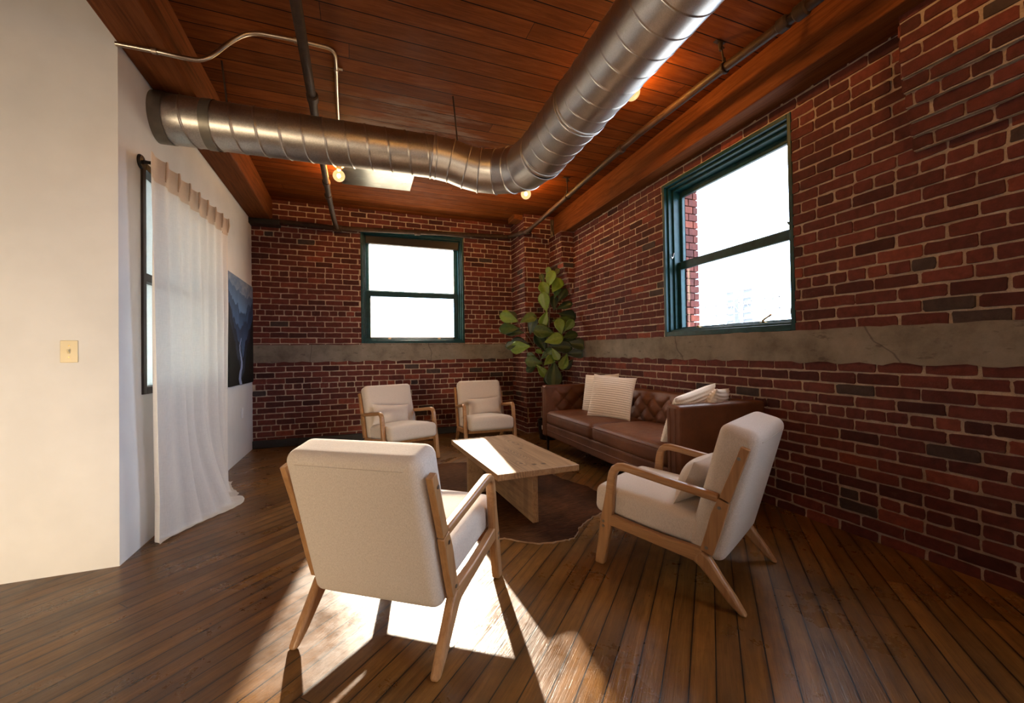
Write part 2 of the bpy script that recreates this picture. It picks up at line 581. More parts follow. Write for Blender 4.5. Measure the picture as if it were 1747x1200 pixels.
def glass_pane(name, tint=(1, 1, 1), gloss=0.06):
    m = N(name)
    t = m.n('BsdfTransparent', {0: tint})
    g = m.n('BsdfGlossy', {0: (1, 1, 1), 'Roughness': 0.02})
    back = m.n('NewGeometry').outputs['Backfacing']
    fr = m.n('Fresnel', {0: m.math('ADD', 1.45, m.math('MULTIPLY', back, 1 / 1.45 - 1.45))})
    return m.done(m.n('MixShader', {0: m.math('MULTIPLY', fr, gloss / 0.06, clamp=True), 1: t, 2: g}))


def textured_glass():
    m = N('textured_glass')
    co = m.coord()
    n = m.bump(m.noise(co, 60, 3), 0.6, 0.01)
    t = m.n('BsdfTranslucent', {0: (0.50, 0.52, 0.48), 'Normal': n})
    tr = m.n('BsdfTransparent', {0: (0.6, 0.63, 0.6)})
    g = m.n('BsdfGlossy', {0: (1, 1, 1), 'Roughness': 0.08, 'Normal': n})
    a = m.n('MixShader', {0: 0.05, 1: t, 2: tr})
    return m.done(m.n('MixShader', {0: 0.06, 1: a, 2: g}))


def sheer(name, col, transp, transl, weave=700.0):
    m = N(name)
    co = m.coord()
    w = m.noise(m.mapping(co, (1, 160, 14)), 2.0, 3)
    w2 = m.noise(m.mapping(co, (1, 14, 160)), 2.0, 3)
    th = m.ramp(m.math('MULTIPLY', m.math('ADD', w, w2), 0.5), [(0.35, 0.90), (0.65, 1.0)])
    c = m.mix(1.0, col, th, 'MULTIPLY')
    d = m.n('BsdfDiffuse', {0: c, 'Normal': m.bump(m.math('ADD', w, w2), 0.25, 0.002)})
    tl = m.n('BsdfTranslucent', {0: m.mix(1.0, c, (1.0, 0.90, 0.76), 'MULTIPLY')})
    tr = m.n('BsdfTransparent', {0: (1, 1, 1)})
    a = m.n('MixShader', {0: transl, 1: d, 2: tl})
    return m.done(m.n('MixShader', {0: transp, 1: a, 2: tr}))


def glow(name, col, strength):
    m = N(name)
    return m.done(m.n('Emission', {0: col, 1: strength}))


def globe_mat():
    m = N('bulb_glass')
    e = m.n('Emission', {0: (1.0, 0.66, 0.30), 1: 2.3})
    t = m.n('BsdfTransparent', {0: (1.0, 0.85, 0.6)})
    g = m.n('BsdfGlossy', {0: (1, 1, 1), 'Roughness': 0.05})
    a = m.n('MixShader', {0: 0.55, 1: e, 2: t})
    return m.done(m.n('MixShader', {0: 0.06, 1: a, 2: g}))


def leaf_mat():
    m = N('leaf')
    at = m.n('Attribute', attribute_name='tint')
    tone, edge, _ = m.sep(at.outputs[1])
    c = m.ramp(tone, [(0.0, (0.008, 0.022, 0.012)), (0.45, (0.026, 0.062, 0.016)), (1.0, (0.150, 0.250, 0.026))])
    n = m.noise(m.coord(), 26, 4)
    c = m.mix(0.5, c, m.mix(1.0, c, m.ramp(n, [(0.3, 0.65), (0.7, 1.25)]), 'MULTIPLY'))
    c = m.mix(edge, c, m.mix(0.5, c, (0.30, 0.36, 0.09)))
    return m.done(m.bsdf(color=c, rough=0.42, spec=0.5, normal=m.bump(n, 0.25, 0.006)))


def hide_mat():
    m = N('cowhide')
    co = m.coord()
    n1 = m.noise(co, 1.5, 5, 0.6, 0.8)
    n2 = m.noise(m.mapping(co, (16, 70, 1), rot=(0, 0, 0.35)), 1.0, 4, 0.6, 0.6)
    c = m.ramp(n1, [(0.30, (0.016, 0.006, 0.003)), (0.5, (0.050, 0.018, 0.007)), (0.66, (0.11, 0.042, 0.016)), (0.80, (0.20, 0.095, 0.040))])
    x = m.sep(co)[0]
    c = m.mix(m.ramp(m.math('ADD', x, m.math('MULTIPLY', n1, 0.3)), [(0.0, 0.55), (0.12, 0.0)]), c, (0.13, 0.058, 0.022))
    c = m.mix(0.8, c, m.mix(1.0, c, m.ramp(n2, [(0.3, 0.45), (0.7, 1.5)]), 'MULTIPLY'))
    return m.done(m.bsdf(color=c, rough=0.8, spec=0.06, normal=m.bump(n2, 0.6, 0.006)))


def print_mat():
    """a misty mountain gorge with a river, printed on canvas; object x = 0..1 across, z = 0..1 up"""
    m = N('mountain_print')
    x, _, z = m.sep(m.coord())
    cl = m.noise(m.mapping(m.coord(), (3, 1, 6)), 2.0, 5, 0.6)
    c = m.mix(m.ramp(cl, [(0.4, 0.0), (0.7, 1.0)]), (0.10, 0.16, 0.27), (0.30, 0.34, 0.40))
    layers = [(0.88, 0.06, 9, 0.10, 0.35, (0.060, 0.115, 0.215)), (0.78, 0.09, 7, 0.35, 0.50, (0.026, 0.062, 0.135)), (0.66, 0.11, 6, 0.60, 0.58, (0.012, 0.032, 0.080)),
              (0.54, 0.12, 6, 0.90, 0.48, (0.005, 0.012, 0.030)), (0.42, 0.10, 8, 1.25, 0.52, (0.0025, 0.0045, 0.006))]
    for i, (b, amp, fq, v, cx, col) in enumerate(layers):
        nz = m.noise(m.n('CombineXYZ', {0: m.math('MULTIPLY', x, fq), 1: i * 3.7, 2: 0.0}).outputs[0], 1.0, 6, 0.6)
        h = m.math('ADD', m.math('MULTIPLY', m.math('SUBTRACT', nz, 0.5), amp * 3.0), b)
        h = m.math('ADD', h, m.math('MULTIPLY', m.math('SUBTRACT', m.math('ABSOLUTE', m.math('SUBTRACT', x, cx)), 0.3), v))
        msk = m.math('LESS_THAN', z, h)
        depth = m.math('SUBTRACT', h, z)
        mist = m.ramp(depth, [(0.02, 0.0), (0.24, 0.65 if i < 4 else 0.0)])
        fog = tuple(min(1, q * 3.2 + 0.04) for q in col)
        c = m.mix(msk, c, m.mix(mist, col, fog))
    low = m.math('LESS_THAN', z, 0.40)
    tr = m.noise(m.mapping(m.coord(), (30, 1, 26)), 1.0, 4)
    c = m.mix(m.math('MULTIPLY', low, m.ramp(tr, [(0.52, 0.0), (0.7, 0.8)])), c, (0.020, 0.028, 0.008))
    wob = m.math('ADD', m.math('MULTIPLY', m.math('SINE', m.math('MULTIPLY', z, 23.0)), 0.035), m.math('MULTIPLY', m.noise(m.n('CombineXYZ', {0: m.math('MULTIPLY', z, 9.0), 1: 1.0, 2: 0.0}).outputs[0], 1.0, 3), 0.12))
    rx = m.math('ABSOLUTE', m.math('SUBTRACT', x, m.math('ADD', wob, 0.50)))
    wid = m.math('MULTIPLY', m.math('SUBTRACT', 0.58, z), 0.085)
    riv = m.math('MULTIPLY', m.math('LESS_THAN', rx, wid), m.math('LESS_THAN', z, 0.44))
    c = m.mix(riv, c, (0.26, 0.33, 0.52))
    return m.done(m.bsdf(color=c, rough=0.55, spec=0.3))


M_brick, M_mortar, M_concrete, M_paint = brick_mat(), mortar_mat(), concrete_mat(), paint_mat()
M_floor = plank_mat('worn_floor_boards', radians(43.3), 0.0817, ((0.080, 0.034, 0.008), (0.172, 0.077, 0.017), (0.250, 0.121, 0.030)), length=4.4, gap=0.055, spec=0.40, gf=26.0, contrast=0.75,
                    rough=(0.20, 0.46), worn=((0.075, 0.040, 0.017), 0.48, 0.72), nails=True, bumpy=0.85)
M_ceiling = plank_mat('ceiling_boards', radians(0.0), 0.1415, ((0.080, 0.020, 0.004), (0.165, 0.043, 0.008), (0.250, 0.076, 0.015)), length=4.2, rough=(0.55, 0.8), spec=0.06,
                      worn=((0.24, 0.16, 0.11), 0.66, 0.90), wornspot=(0.55, 3.75, 1.0, 0.65), gap=0.05, bumpy=0.6, gf=20.0, contrast=0.75)
M_beam = timber('red_timber', ((0.070, 0.021, 0.006), (0.150, 0.047, 0.014), (0.220, 0.075, 0.024)), axis=1, rough=0.6, spec=0.08)
M_oak = timber('light_oak', ((0.26, 0.125, 0.048), (0.37, 0.19, 0.078), (0.45, 0.25, 0.11)), axis=2, rough=0.38, scale=1.5)
M_oak_y = timber('light_oak_lengthwise', ((0.26, 0.125, 0.048), (0.37, 0.19, 0.078), (0.45, 0.25, 0.11)), axis=1, rough=0.38, scale=1.5)
M_table = timber('pale_elm', ((0.20, 0.105, 0.046), (0.35, 0.208, 0.103), (0.46, 0.295, 0.16)), axis=1, rough=0.5, rings=True)
M_linen = linen('oatmeal_linen', (0.50, 0.425, 0.355), (0.66, 0.578, 0.495))
M_knit = linen('cream_knit', (0.80, 0.71, 0.60), (0.90, 0.83, 0.74), 0.5)
M_leather = leather_mat()
M_spiral = galv('galvanised_dull', (0.50, 0.465, 0.415), 0.38, 160)
M_spiral2 = galv('galvanised_bright', (0.68, 0.66, 0.63), 0.36, 420, 0.02)
M_tape = plain('duct_tape', (0.22, 0.20, 0.16), 0.45, 0.8)
M_sheet = galv('sheet_metal', (0.27, 0.28, 0.26), 0.30, 12)
M_conduit = galv('conduit_metal', (0.50, 0.43, 0.35), 0.30, 300)
M_iron = plain('old_iron_pipe', (0.040, 0.022, 0.013), 0.65, 0.0, 0.4, 14, 0.2, 0.25)
M_rust = plain('brown_painted_pipe', (0.048, 0.023, 0.011), 0.55, 0.0, 0.4, 10, 0.15, 0.3)
M_black = plain('black_metal', (0.010, 0.009, 0.009), 0.45, 0.3)
M_green = plain('dark_green_paint', (0.006, 0.040, 0.044), 0.42, 0.0, 0.3, 20, 0.05, 0.25)
M_darkframe = plain('dark_bronze_frame', (0.030, 0.022, 0.018), 0.5, 0.0, 0.3)
M_steel = plain('screw_steel', (0.25, 0.24, 0.22), 0.4, 1.0)
M_brass = plain('worn_brass', (0.45, 0.29, 0.12), 0.35, 0.9)
M_glass, M_tglass = glass_pane('window_glass'), textured_glass()
M_curtain = sheer('linen_curtain', (0.92, 0.89, 0.84), 0.06, 0.36)
M_heading = sheer('linen_heading', (0.78, 0.67, 0.55), 0.0, 0.40)
M_shade = sheer('shade_mesh', (0.85, 0.85, 0.80), 0.50, 0.7)
M_base = plain('black_baseboard', (0.012, 0.010, 0.009), 0.5, 0.0, 0.4, 9, 0.2)
M_ivory = plain('ivory_plastic', (0.72, 0.60, 0.36), 0.35, 0.0, 0.03)
M_white = plain('white_plastic', (0.85, 0.84, 0.82), 0.35, 0.0, 0.03)
M_porcelain = plain('porcelain', (0.80, 0.74, 0.62), 0.25, 0.0, 0.03)
M_leaf, M_hide, M_print = leaf_mat(), hide_mat(), print_mat()
M_trunk = plain('fig_bark', (0.085, 0.055, 0.032), 0.8, 0.0, 0.4, 40, 0.4)
M_hide_edge = plain('hide_underside', (0.30, 0.19, 0.11), 0.8)
M_soil = plain('potting_soil', (0.02, 0.014, 0.010), 0.95, 0.0, 0.5, 60, 0.6)
M_globe, M_fil = globe_mat(), glow('filament', (1.0, 0.54, 0.17), 3200.0)
M_farwall = plain('far_building', (0.26, 0.265, 0.27), 0.9, 0.0, 0.08, 0.6)
M_fartower = plain('far_tower', (0.20, 0.205, 0.215), 0.9, 0.0, 0.15, 0.4)

# ================================================================== the setting
ZC = 3.15            # underside of the ceiling boards
XL, YF, YB = -1.20, 2.85, 5.95


def XR(y):
    return 2.80 + 0.022 * (y - 2)


def struct(o):
    o['kind'] = 'structure'
    return o


def warp(s, z):      # the old masonry courses climb slightly towards the corner
    return z + 0.017 * (s - 2.0) * exp(-((z - 1.2) / 0.7) ** 2)


def fR(s, z, d):     # right wall: s along the wall (= y), z up, d out of the wall into the room
    return (XR(s) - d, s, warp(s, z))


def fB(s, z, d):     # back wall: s = x
    return (s, YB - d, z)


b = B()
b.box(-4.6, 3.4, -1.5, 6.6, -0.12, 0.0)
struct(b.build('floor', M_floor))
b = B()
b.box(-4.6, 3.4, -1.5, 6.6, ZC, ZC + 0.12)
struct(b.build('ceiling', M_ceiling))


def lay(b, fn, rows, s0, s1, holes=(), L=0.208, joint=0.0135, course=0.0720, lo=None, hi=None, ph=0.0):
    """one brick at a time: each an irregular outline standing proud of the mortar"""
    for k, (zc, header) in enumerate(rows):
        if (lo is not None and zc < lo) or (hi is not None and zc > hi):
            continue
        hh = course / 2 - joint / 2
        w = L / 2 if header else L
        off = ph + (w / 2 if k % 2 else 0) + (0.052 if header else 0) + rnd(-0.012, 0.012)
        n0 = int(math.floor((s0 - off) / w)) - 1
        n1 = int(math.ceil((s1 - off) / w)) + 1
        for i in range(n0, n1):
            a, c = off + i * w + joint / 2 + rnd(-.003, .003), off + (i + 1) * w - joint / 2 + rnd(-.003, .003)
            a, c = max(a, s0), min(c, s1)
            if c - a < 0.018:
                continue
            parts = [(a, c)]
            for (h0, h1, g0, g1) in holes:
                if zc + hh * 0.4 > g0 and zc - hh * 0.4 < g1:
                    nx = []
                    for (p, q) in parts:
                        if q <= h0 or p >= h1:
                            nx.append((p, q))
                        else:
                            if h0 - p > 0.018:
                                nx.append((p, h0 - 0.002))
                            if q - h1 > 0.018:
                                nx.append((h1 + 0.002, q))
                    parts = nx
            for (p, q) in parts:
                z0, z1 = zc - hh + rnd(-.002, .002), zc + hh + rnd(-.002, .002)
                d = rnd(0.003, 0.0075)
                cr = min(0.012, (q - p) * .2)
                m1, m2 = p + (q - p) * rnd(.25, .4), p + (q - p) * rnd(.6, .75)
                j = lambda e=0.0024: rnd(-e, e)
                pts = [(p + cr * rnd(.2, 1), z0 + j()), (m1, z0 + j(.0025)), (m2, z0 + j(.0025)), (q - cr * rnd(.2, 1), z0 + j()), (q + j(), z0 + cr * rnd(.2, .8)),
                       (q + j(), (z0 + z1) / 2), (q + j(), z1 - cr * rnd(.2, .8)), (q - cr * rnd(.2, 1), z1 + j()), (m2, z1 + j(.0025)), (m1, z1 + j(.0025)),
                       (p + cr * rnd(.2, 1), z1 + j()), (p + j(), z1 - cr * rnd(.2, .8)), (p + j(), (z0 + z1) / 2), (p + j(), z0 + cr * rnd(.2, .8))]
                b.tint = (min(1, max(0, random.gauss(.5, .22))), random.random(), random.random())
                n = b.add([fn(x, z, d) for x, z in pts])
                cx, cz = (p + q) / 2, (z0 + z1) / 2
                e = 0.0025
                m = b.add([fn(x + (e if x > cx else -e), z + (e if z > cz else -e), -0.004) for x, z in pts])
                b.face([n + t for t in range(14)])
                for t in range(14):
                    u = (t + 1) % 14
                    b.face((n + u, n + t, m + t, m + u))


W2 = (1.915, 3.190, 1.252, 2.735)       # window_2 opening in the right wall (s0, s1, z0, z1)
W1 = (0.090, 1.520, 1.310, 2.875)       # window_1 opening in the back wall
BANDR, BANDB = (1.036, 1.249), (1.070, 1.294)

# right wall ------------------------------------------------------------
b = B()
b.mi = 0
T = 0.36
W5 = (-1.20, 0.05, 1.10, 2.85)
for (s0, s1, z0, z1) in ((-1.4, W5[0], 0, ZC), (W5[0], W5[1], 0, W5[2]), (W5[0], W5[1], W5[3], ZC), (W5[1], W2[0], 0, ZC), (W2[1], 6.4, 0, ZC), (W2[0], W2[1], 0, W2[2]), (W2[0], W2[1], W2[3], ZC)):
    nseg = max(1, int((s1 - s0) / 0.8))
    for k in range(nseg):
        a, c = s0 + (s1 - s0) * k / nseg, s0 + (s1 - s0) * (k + 1) / nseg
        zs = [z0, z1] if (z1 - z0) < 1.5 else [z0, z0 + (z1 - z0) * .25, z0 + (z1 - z0) * .5, z0 + (z1 - z0) * .75, z1]
        for p, q in zip(zs, zs[1:]):
            b.hexa([fR(a, p, -T), fR(a, p, 0), fR(c, p, 0), fR(c, p, -T), fR(a, q, -T), fR(a, q, 0), fR(c, q, 0), fR(c, q, -T)])
b.mi = 1
rows = [(0.732 + 0.0706 * k, k in (0, -7)) for k in range(-10, 5)]
lay(b, fR, rows, -1.29, 5.40, holes=(W5,), course=0.0706)
rows = [(1.560 + 0.0720 * k, k in (0, 7, 15)) for k in range(-4, 23)]
lay(b, fR, rows, -1.29, 5.40, holes=(W2, W5), ph=0.09)
struct(b.build('wall_right', [M_mortar, M_brick], tint=True))

# outer brick reveals seen through the window
b = B()
for s0, s1 in ((W2[0] - 0.02, W2[0] + 0.0), (W2[1] - 0.0, W2[1] + 0.02)):
    pass
rowz = [W2[2] + 0.036 + 0.072 * k for k in range(21)]
for k, zc in enumerate(rowz):
    for (a, c) in (((0.205, 0.295), (0.305, 0.36)) if k % 2 else ((0.205, 0.24), (0.25, 0.36))):
        b.tint = (min(1, max(0, random.gauss(.6, .2))), random.random() * .9, 0)
        for s0, s1 in ((W2[1] - 0.072, W2[1] + 0.01), (W2[0] - 0.01, W2[0] + 0.045)):
            b.box(s0, s1, zc - 0.031, zc + 0.031, -c, -a, fn=lambda s, z, d: fR(s, z, d))
struct(b.build('trim_1', M_brick, tint=True))

# back wall -------------------------------------------------------------
b = B()
for (s0, s1, z0, z1) in ((-1.36, W1[0], 0, ZC), (W1[1], 3.3, 0, ZC), (W1[0], W1[1], 0, W1[2]), (W1[0], W1[1], W1[3], ZC)):
    b.box(s0, s1, YB, YB + T, z0, z1)
b.mi = 1
rows = [(0.759 + 0.0742 * k, k in (0, -7)) for k in range(-9, 5)]
lay(b, fB, rows, XL, 2.29, course=0.0742, L=0.2115)
rows = [(2.709 + 0.0717 * k, (k % 7) == 0) for k in range(-20, 7)]
lay(b, fB, rows, XL, 2.29, holes=(W1,), L=0.2115, ph=0.06)
struct(b.build('wall_back', [M_mortar, M_brick], tint=True))

# brick pier in the corner, and the two corbelled piers that carry the beam ends
b = B()
PA = (2.29, 5.42)
b.box(PA[0], 3.2, PA[1], YB, 0, ZC)
b.mi = 1
prow = [(0.037 + 0.0722 * k, k in (3, 10, 17, 24, 31, 38)) for k in range(0, 44)]
lay(b, lambda s, z, d: (s, PA[1] - d, z), prow, PA[0] - .004, XR(5.42), ph=0.03)
lay(b, lambda s, z, d: (PA[0] - d, s, z), prow, PA[1] - .004, YB, ph=0.10)
struct(b.build('wall_pier', [M_mortar, M_brick], tint=True))


def corbel(name, xin, y0, y1, ztop, zb, steps, wall):
    """a pier bracketed out of the right wall; each course steps back to the wall"""
    b = B()
    course = 0.072
    z = ztop
    rows = []
    nfull = int(round((ztop - zb) / course))
    for k in range(nfull + steps):
        zc = ztop - course * (k + .5)
        t = 0 if k < nfull else (k - nfull + 1) / (steps + 1)
        rows.append((zc, t, k))
    for zc, t, k in rows:
        x0 = xin + (wall - xin) * t
        b.mi = 0
        b.box(x0, wall + .05, y0, y1, zc - course / 2, zc + course / 2)
        b.mi = 1
        hd = (k % 7) == 3
        lay(b, lambda s, z, d: (x0 - d, s, z), [(zc, hd)], y0 - .003, y1 + .003, ph=0.104 * (k % 2))
        for yy, sg in ((y0, -1), (y1, 1)):
            lay(b, lambda s, z, d: (s, yy + sg * d, z), [(zc, hd)], x0 - .003, wall, ph=xin + 0.1 * (k % 2))
    return struct(b.build(name, [M_mortar, M_brick], tint=True))


corbel('wall_pier', 2.685, 5.035, 5.415, 2.83, 2.42, 6, XR(5.04))
corbel('wall_pier', 2.655, 0.40, 1.24, ZC, 2.515, 5, XR(0.6))

# concrete sill bands
b = B()


def band(b, fn, s0, s1, z0, z1, n=60):
    top = [z1 + rnd(-.004, .004) for _ in range(n + 1)]
    bot = [z0 + rnd(-.007, .005) + 0.006 * sin(i * 1.7) for i in range(n + 1)]
    for i in range(n):
        a, c = s0 + (s1 - s0) * i / n, s0 + (s1 - s0) * (i + 1) / n
        b.hexa([fn(a, bot[i], -.02), fn(a, bot[i], .011), fn(c, bot[i + 1], .011), fn(c, bot[i + 1], -.02), fn(a, top[i], -.02), fn(a, top[i], .010), fn(c, top[i + 1], .010), fn(c, top[i + 1], -.02)])


band(b, fR, 0.2, 5.42, BANDR[0], BANDR[1], 90)
struct(b.build('trim_2', M_concrete))
b = B()
band(b, fB, XL, PA[0], BANDB[0], BANDB[1], 50)
struct(b.build('trim_3', M_concrete))

# black boards at the foot of the back wall
b = B()
x = XL
while x < PA[0] - .02:
    w = min(rnd(.5, .9), PA[0] - x)
    b.box(x + .002, x + w - .002, YB - 0.045, YB - .004, 0, 0.10 + rnd(-.008, .006))
    x += w
struct(b.build('baseboard_back', M_base, bevel=0.006))

# white partition: the long wall with the curtained window, and its end facing us
W3 = (3.10, 4.36, 0.905, 2.33)
b = B()
for (y0, y1, z0, z1) in ((YF, W3[0], 0, 2.87), (W3[1], YB, 0, 2.87), (W3[0], W3[1], 0, W3[2]), (W3[0], W3[1], W3[3], 2.87)):
    b.box(XL - 0.14, XL, y0, y1, z0, z1)
struct(b.build('wall_left', M_paint))
b = B()
b.box(-4.6, XL - .0005, YF - .001, YF + 0.14, 0.0, ZC)
struct(b.build('wall_front', M_paint))
# unseen remainder of the loft behind the camera
b = B()
b.box(-4.62, -4.5, -1.3, YF, 0, ZC)
struct(b.build('wall_west', M_paint))
b = B()
for (x0, x1, z0, z1) in ((-4.5, -3.40, 0, ZC), (-1.80, 3.2, 0, ZC), (-3.40, -1.80, 0, 0.10), (-3.40, -1.80, 0.90, ZC)):
    b.box(x0, x1, -1.42, -1.3, z0, z1)
struct(b.build('wall_rear', M_paint))

# ceiling beams
b = B()
n = 14
b.hexa([(2.528, 0.6, 2.83), (XR(.6) - .002, 0.6, 2.83), (XR(5.42) - .002, 5.415, 2.83), (2.762, 5.415, 2.83), (2.528, 0.6, ZC), (XR(.6) - .002, 0.6, ZC), (XR(5.42) - .002, 5.415, ZC), (2.762, 5.415, ZC)])
o = struct(b.build('ceiling_beam', M_beam, bevel=0.008))
b = B()
b.box(XL, -0.965, -1.3, YB, 2.855, ZC)
o = struct(b.build('ceiling_beam', M_beam, bevel=0.008))
b = B()
b.box(XL - .1, -0.87, 5.80, YB, 2.79, 2.855)
struct(b.build('trim_4', M_base, bevel=0.006))
b = B()
b.box(2.15, 2.292, 5.46, 5.70, 3.075, ZC)
struct(b.build('trim_5', M_beam, bevel=0.006))
b = B()
for zz in (2.87, 3.03):
    b.box(2.735, 2.762, 5.40, 5.418, zz, zz + .06)
b.box(2.71, 2.765, 5.412, 5.42, 2.85, 3.11)
struct(b.build('trim_6', M_steel, bevel=0.002))


# ------------------------------------------------------------------ windows
def ring(b, fn, s0, s1, z0, z1, w, d0, d1, wb=None, wt=None):
    wb, wt = wb or w, wt or w
    b.box(s0, s0 + w, z0, z1, d0, d1, fn=lambda s, z, d: fn(s, z, d))
    b.box(s1 - w, s1, z0, z1, d0, d1, fn=lambda s, z, d: fn(s, z, d))
    b.box(s0 + w, s1 - w, z0, z0 + wb, d0, d1, fn=lambda s, z, d: fn(s, z, d))
    b.box(s0 + w, s1 - w, z1 - wt, z1, d0, d1, fn=lambda s, z, d: fn(s, z, d))


def sash_window(name, fn, W, zm, mat, inset, side, top, bot):
    s0, s1, z0, z1 = W
    root = thing(name, None, None, kind='structure')
    b = B()
    ring(b, fn, s0 - .008, s1 + .008, z0 - .004, z1 + .007, .030, -.20, -inset, wb=.045)
    ring(b, fn, s0 + .020, s1 - .020, z0 + .040, z1 - .022, .020, -.20, -inset - .035)
    ring(b, fn, s0 + .038, s1 - .038, z0 + .050, z1 - .040, .022, -.20, -inset - .080)
    b.build('window_frame', mat, root, bevel=.004)
    b = B()
    ring(b, fn, s0 + .059, s1 - .059, zm, z1 - .059, side - .059, -.185, -.15, wb=.062, wt=top - .059)
    up = b.build('upper_sash', mat, root, bevel=.004)
    b = B()
    b.box(s0 + side, s1 - side, zm + .058, z1 - top, -.170, -.166, fn=fn)
    b.build('pane', M_glass, up)
    b = B()
    ring(b, fn, s0 + .059, s1 - .059, z0 + .059, zm + .045, side - .050, -.145, -.11, wb=bot - .059, wt=.072)
    lo = b.build('lower_sash', mat, root, bevel=.004)
    b = B()
    b.box(s0 + side, s1 - side, z0 + bot, zm - .022, -.130, -.126, fn=fn)
    b.build('pane', M_glass, lo)
    return root, up, lo


w2, up2, lo2 = sash_window('window_2', fR, W2, 1.932, M_green, -.0088, .088, .115, .085)
b = B()                                    # two sash lifts, a latch strap and a casement hook
for s in (2.22, 2.86):
    b.box(s - .022, s + .022, W2[2] + .062, W2[2] + .075, -.112, -.075, fn=fR)
    b.tube([fR(s, W2[2] + .07, -.085), fR(s - .01, W2[2] + .085, -.07)], .008, 8)
b.tube([fR(2.22, W2[2] + .085, -.075), fR(2.13, W2[2] + .125, -.055)], .007, 8)
b.build('sash_lift', M_brass, lo2, bevel=.002)
b = B()
b.tube([fR(1.985, W2[2] + .09, -.075), fR(1.978, W2[2] + .14, -.055), fR(1.955, W2[2] + .20, -.045), fR(1.945, W2[2] + .245, -.05)], .008, 8)
b.build('latch_arm', M_steel, w2, smooth=True)
b = B()
for s, z in ((1.968, 2.03), (3.125, 2.05)):
    b.tube([fR(s, z + .02, -.06), fR(s, z - .02, -.05), fR(s, z - .035, -.035), fR(s, z - .02, -.025)], .006, 8)
b.build('sash_hook', M_steel, w2, smooth=True)
b = B()
b.tube([fR(2.50, W2[2] + .025, -.012), fR(2.52, W2[2] + .018, .004), fR(2.62, W2[2] + .018, .004), fR(2.64, W2[2] + .025, -.012)], .004, 8)
b.build('pull_handle', M_steel, w2, smooth=True)

sash_window('window_5', fR, W5, 1.98, M_green, -.0088, .088, .115, .085)
w1, up1, lo1 = sash_window('window_1', fB, W1, 2.005, M_green, -.0088, .115, .150, .095)
b = B()
for s in (0.46, 1.16):
    b.box(s - .018, s + .018, W1[2] + .062, W1[2] + .078, -.11, -.06, fn=fB)
b.build('sash_lift', M_brass, lo1, bevel=.002)
b = B()
b.tube([fB(0.82, W1[2] + .030, -.024), fB(0.84, W1[2] + .022, -.012), fB(0.96, W1[2] + .022, -.012), fB(0.98, W1[2] + .030, -.024)], .004, 8)
b.build('pull_handle', M_steel, w1, smooth=True)
b = B()
b.box(W1[0] - .01, W1[1] + .01, W1[2] - .014, W1[2] + .002, -.05, .016, fn=fB)
struct(b.build('trim_7', M_concrete, bevel=.003))

# mesh roller shade behind the frame of the back window
sh = thing('window_shade', 'pale translucent mesh shade drawn down over the window in the back wall', 'window shade', fB(.80, 2.70, -.08))
loc = Vector(sh.location)


def rel(fn, org):
    return lambda s, z, d: tuple(Vector(fn(s, z, d)) - org)


b = B()
b.box(W1[0] + .10, W1[1] - .125, 2.060, 2.705, -.106, -.1055, fn=rel(fB, loc))
b.build('mesh_fabric', M_shade, sh)
b = B()
b.box(W1[0] + .115, W1[1] - .14, 1.395, 1.948, -.106, -.1055, fn=rel(fB, loc))
b.build('mesh_fabric', M_shade, sh)
b = B()
b.box(W1[0] + .06, W1[1] - .06, 2.705, 2.815, -.108, -.05, fn=rel(fB, loc))
b.build('head_rail', M_black, sh, bevel=.006)
b = B()
b.box(W1[0] + .10, W1[1] - .10, 1.380, 1.398, -.108, -.096, fn=rel(fB, loc))
b.build('bottom_rail', M_black, sh, bevel=.003)

# steel framed window with textured panes in the white wall
fL = lambda s, z, d: (XL + d, s, z)
w3 = thing('window_3', None, None, kind='structure')
b = B()
ring(b, fL, W3[0], W3[1], W3[2], W3[3], .045, -.10, .012)
b.box(W3[0] + .045, W3[1] - .045, 1.605, 1.655, -.09, -.005, fn=fL)
b.build('window_frame', M_darkframe, w3, bevel=.004)
b = B()
b.box(W3[0] + .045, W3[1] - .045, W3[2] + .045, 1.605, -.055, -.049, fn=fL)
b.build('pane', M_tglass, w3)
b = B()
b.box(W3[0] + .045, W3[1] - .045, 1.655, W3[3] - .045, -.055, -.049, fn=fL)
b.build('pane', M_tglass, w3)
fill_root = thing('fill_lamp_opening', None, None, kind='structure')  # invented opening in the unseen rear wall, frames the added fill lamp
b = B()
ring(b, lambda s, z, d: (s, -1.3 + d, z), -3.40, -1.80, 0.10, 0.90, .05, -.10, .01)
b.build('window_frame', M_darkframe, fill_root, bevel=.004)
b = B()
b.box(-3.36, -1.84, -1.385, -1.38, .13, .87)
b.build('sky_block', M_porcelain, fill_root)  # opaque panel added behind the fill lamp to keep sky light out

# ================================================================== overhead services
# spiral duct: along the partition side, an elbow, then towards us
dr = thing('ventilation_duct', 'round galvanised spiral ventilation duct bending overhead below the timber ceiling', 'duct', (-1.20, 3.33, 2.71))
dl = Vector(dr.location)


def spiral(path, rad, pitch, name, mat, parent, n=56, step=.0026, ridge=.0042, w=.0042):
    b = B()
    path = [Vector(p) for p in path]
    L = sum((q - p).length for p, q in zip(path, path[1:]))
    p0, p1 = path[0], path[-1]
    t = (p1 - p0).normalized()
    up = (Vector((0, 0, 1)) - t * t.z).normalized()
    sd = t.cross(up)
    # uneven rings: fine near the seam is the same for all rings since the seam is a helix
    m = int(L / step)

    def fn(u, v):
        s = u * L
        a = 2 * pi * v
        ph = ((s / pitch - v) % 1.0) * pitch
        e = min(ph, pitch - ph)
        r = rad + ridge * exp(-(e / w) ** 2)
        return tuple(p0 + t * s + (up * cos(a) + sd * sin(a)) * r - dl)
    b.grid(fn, m, n, cv=True)
    return b.build(name, mat, parent, smooth=True, sharp=70)


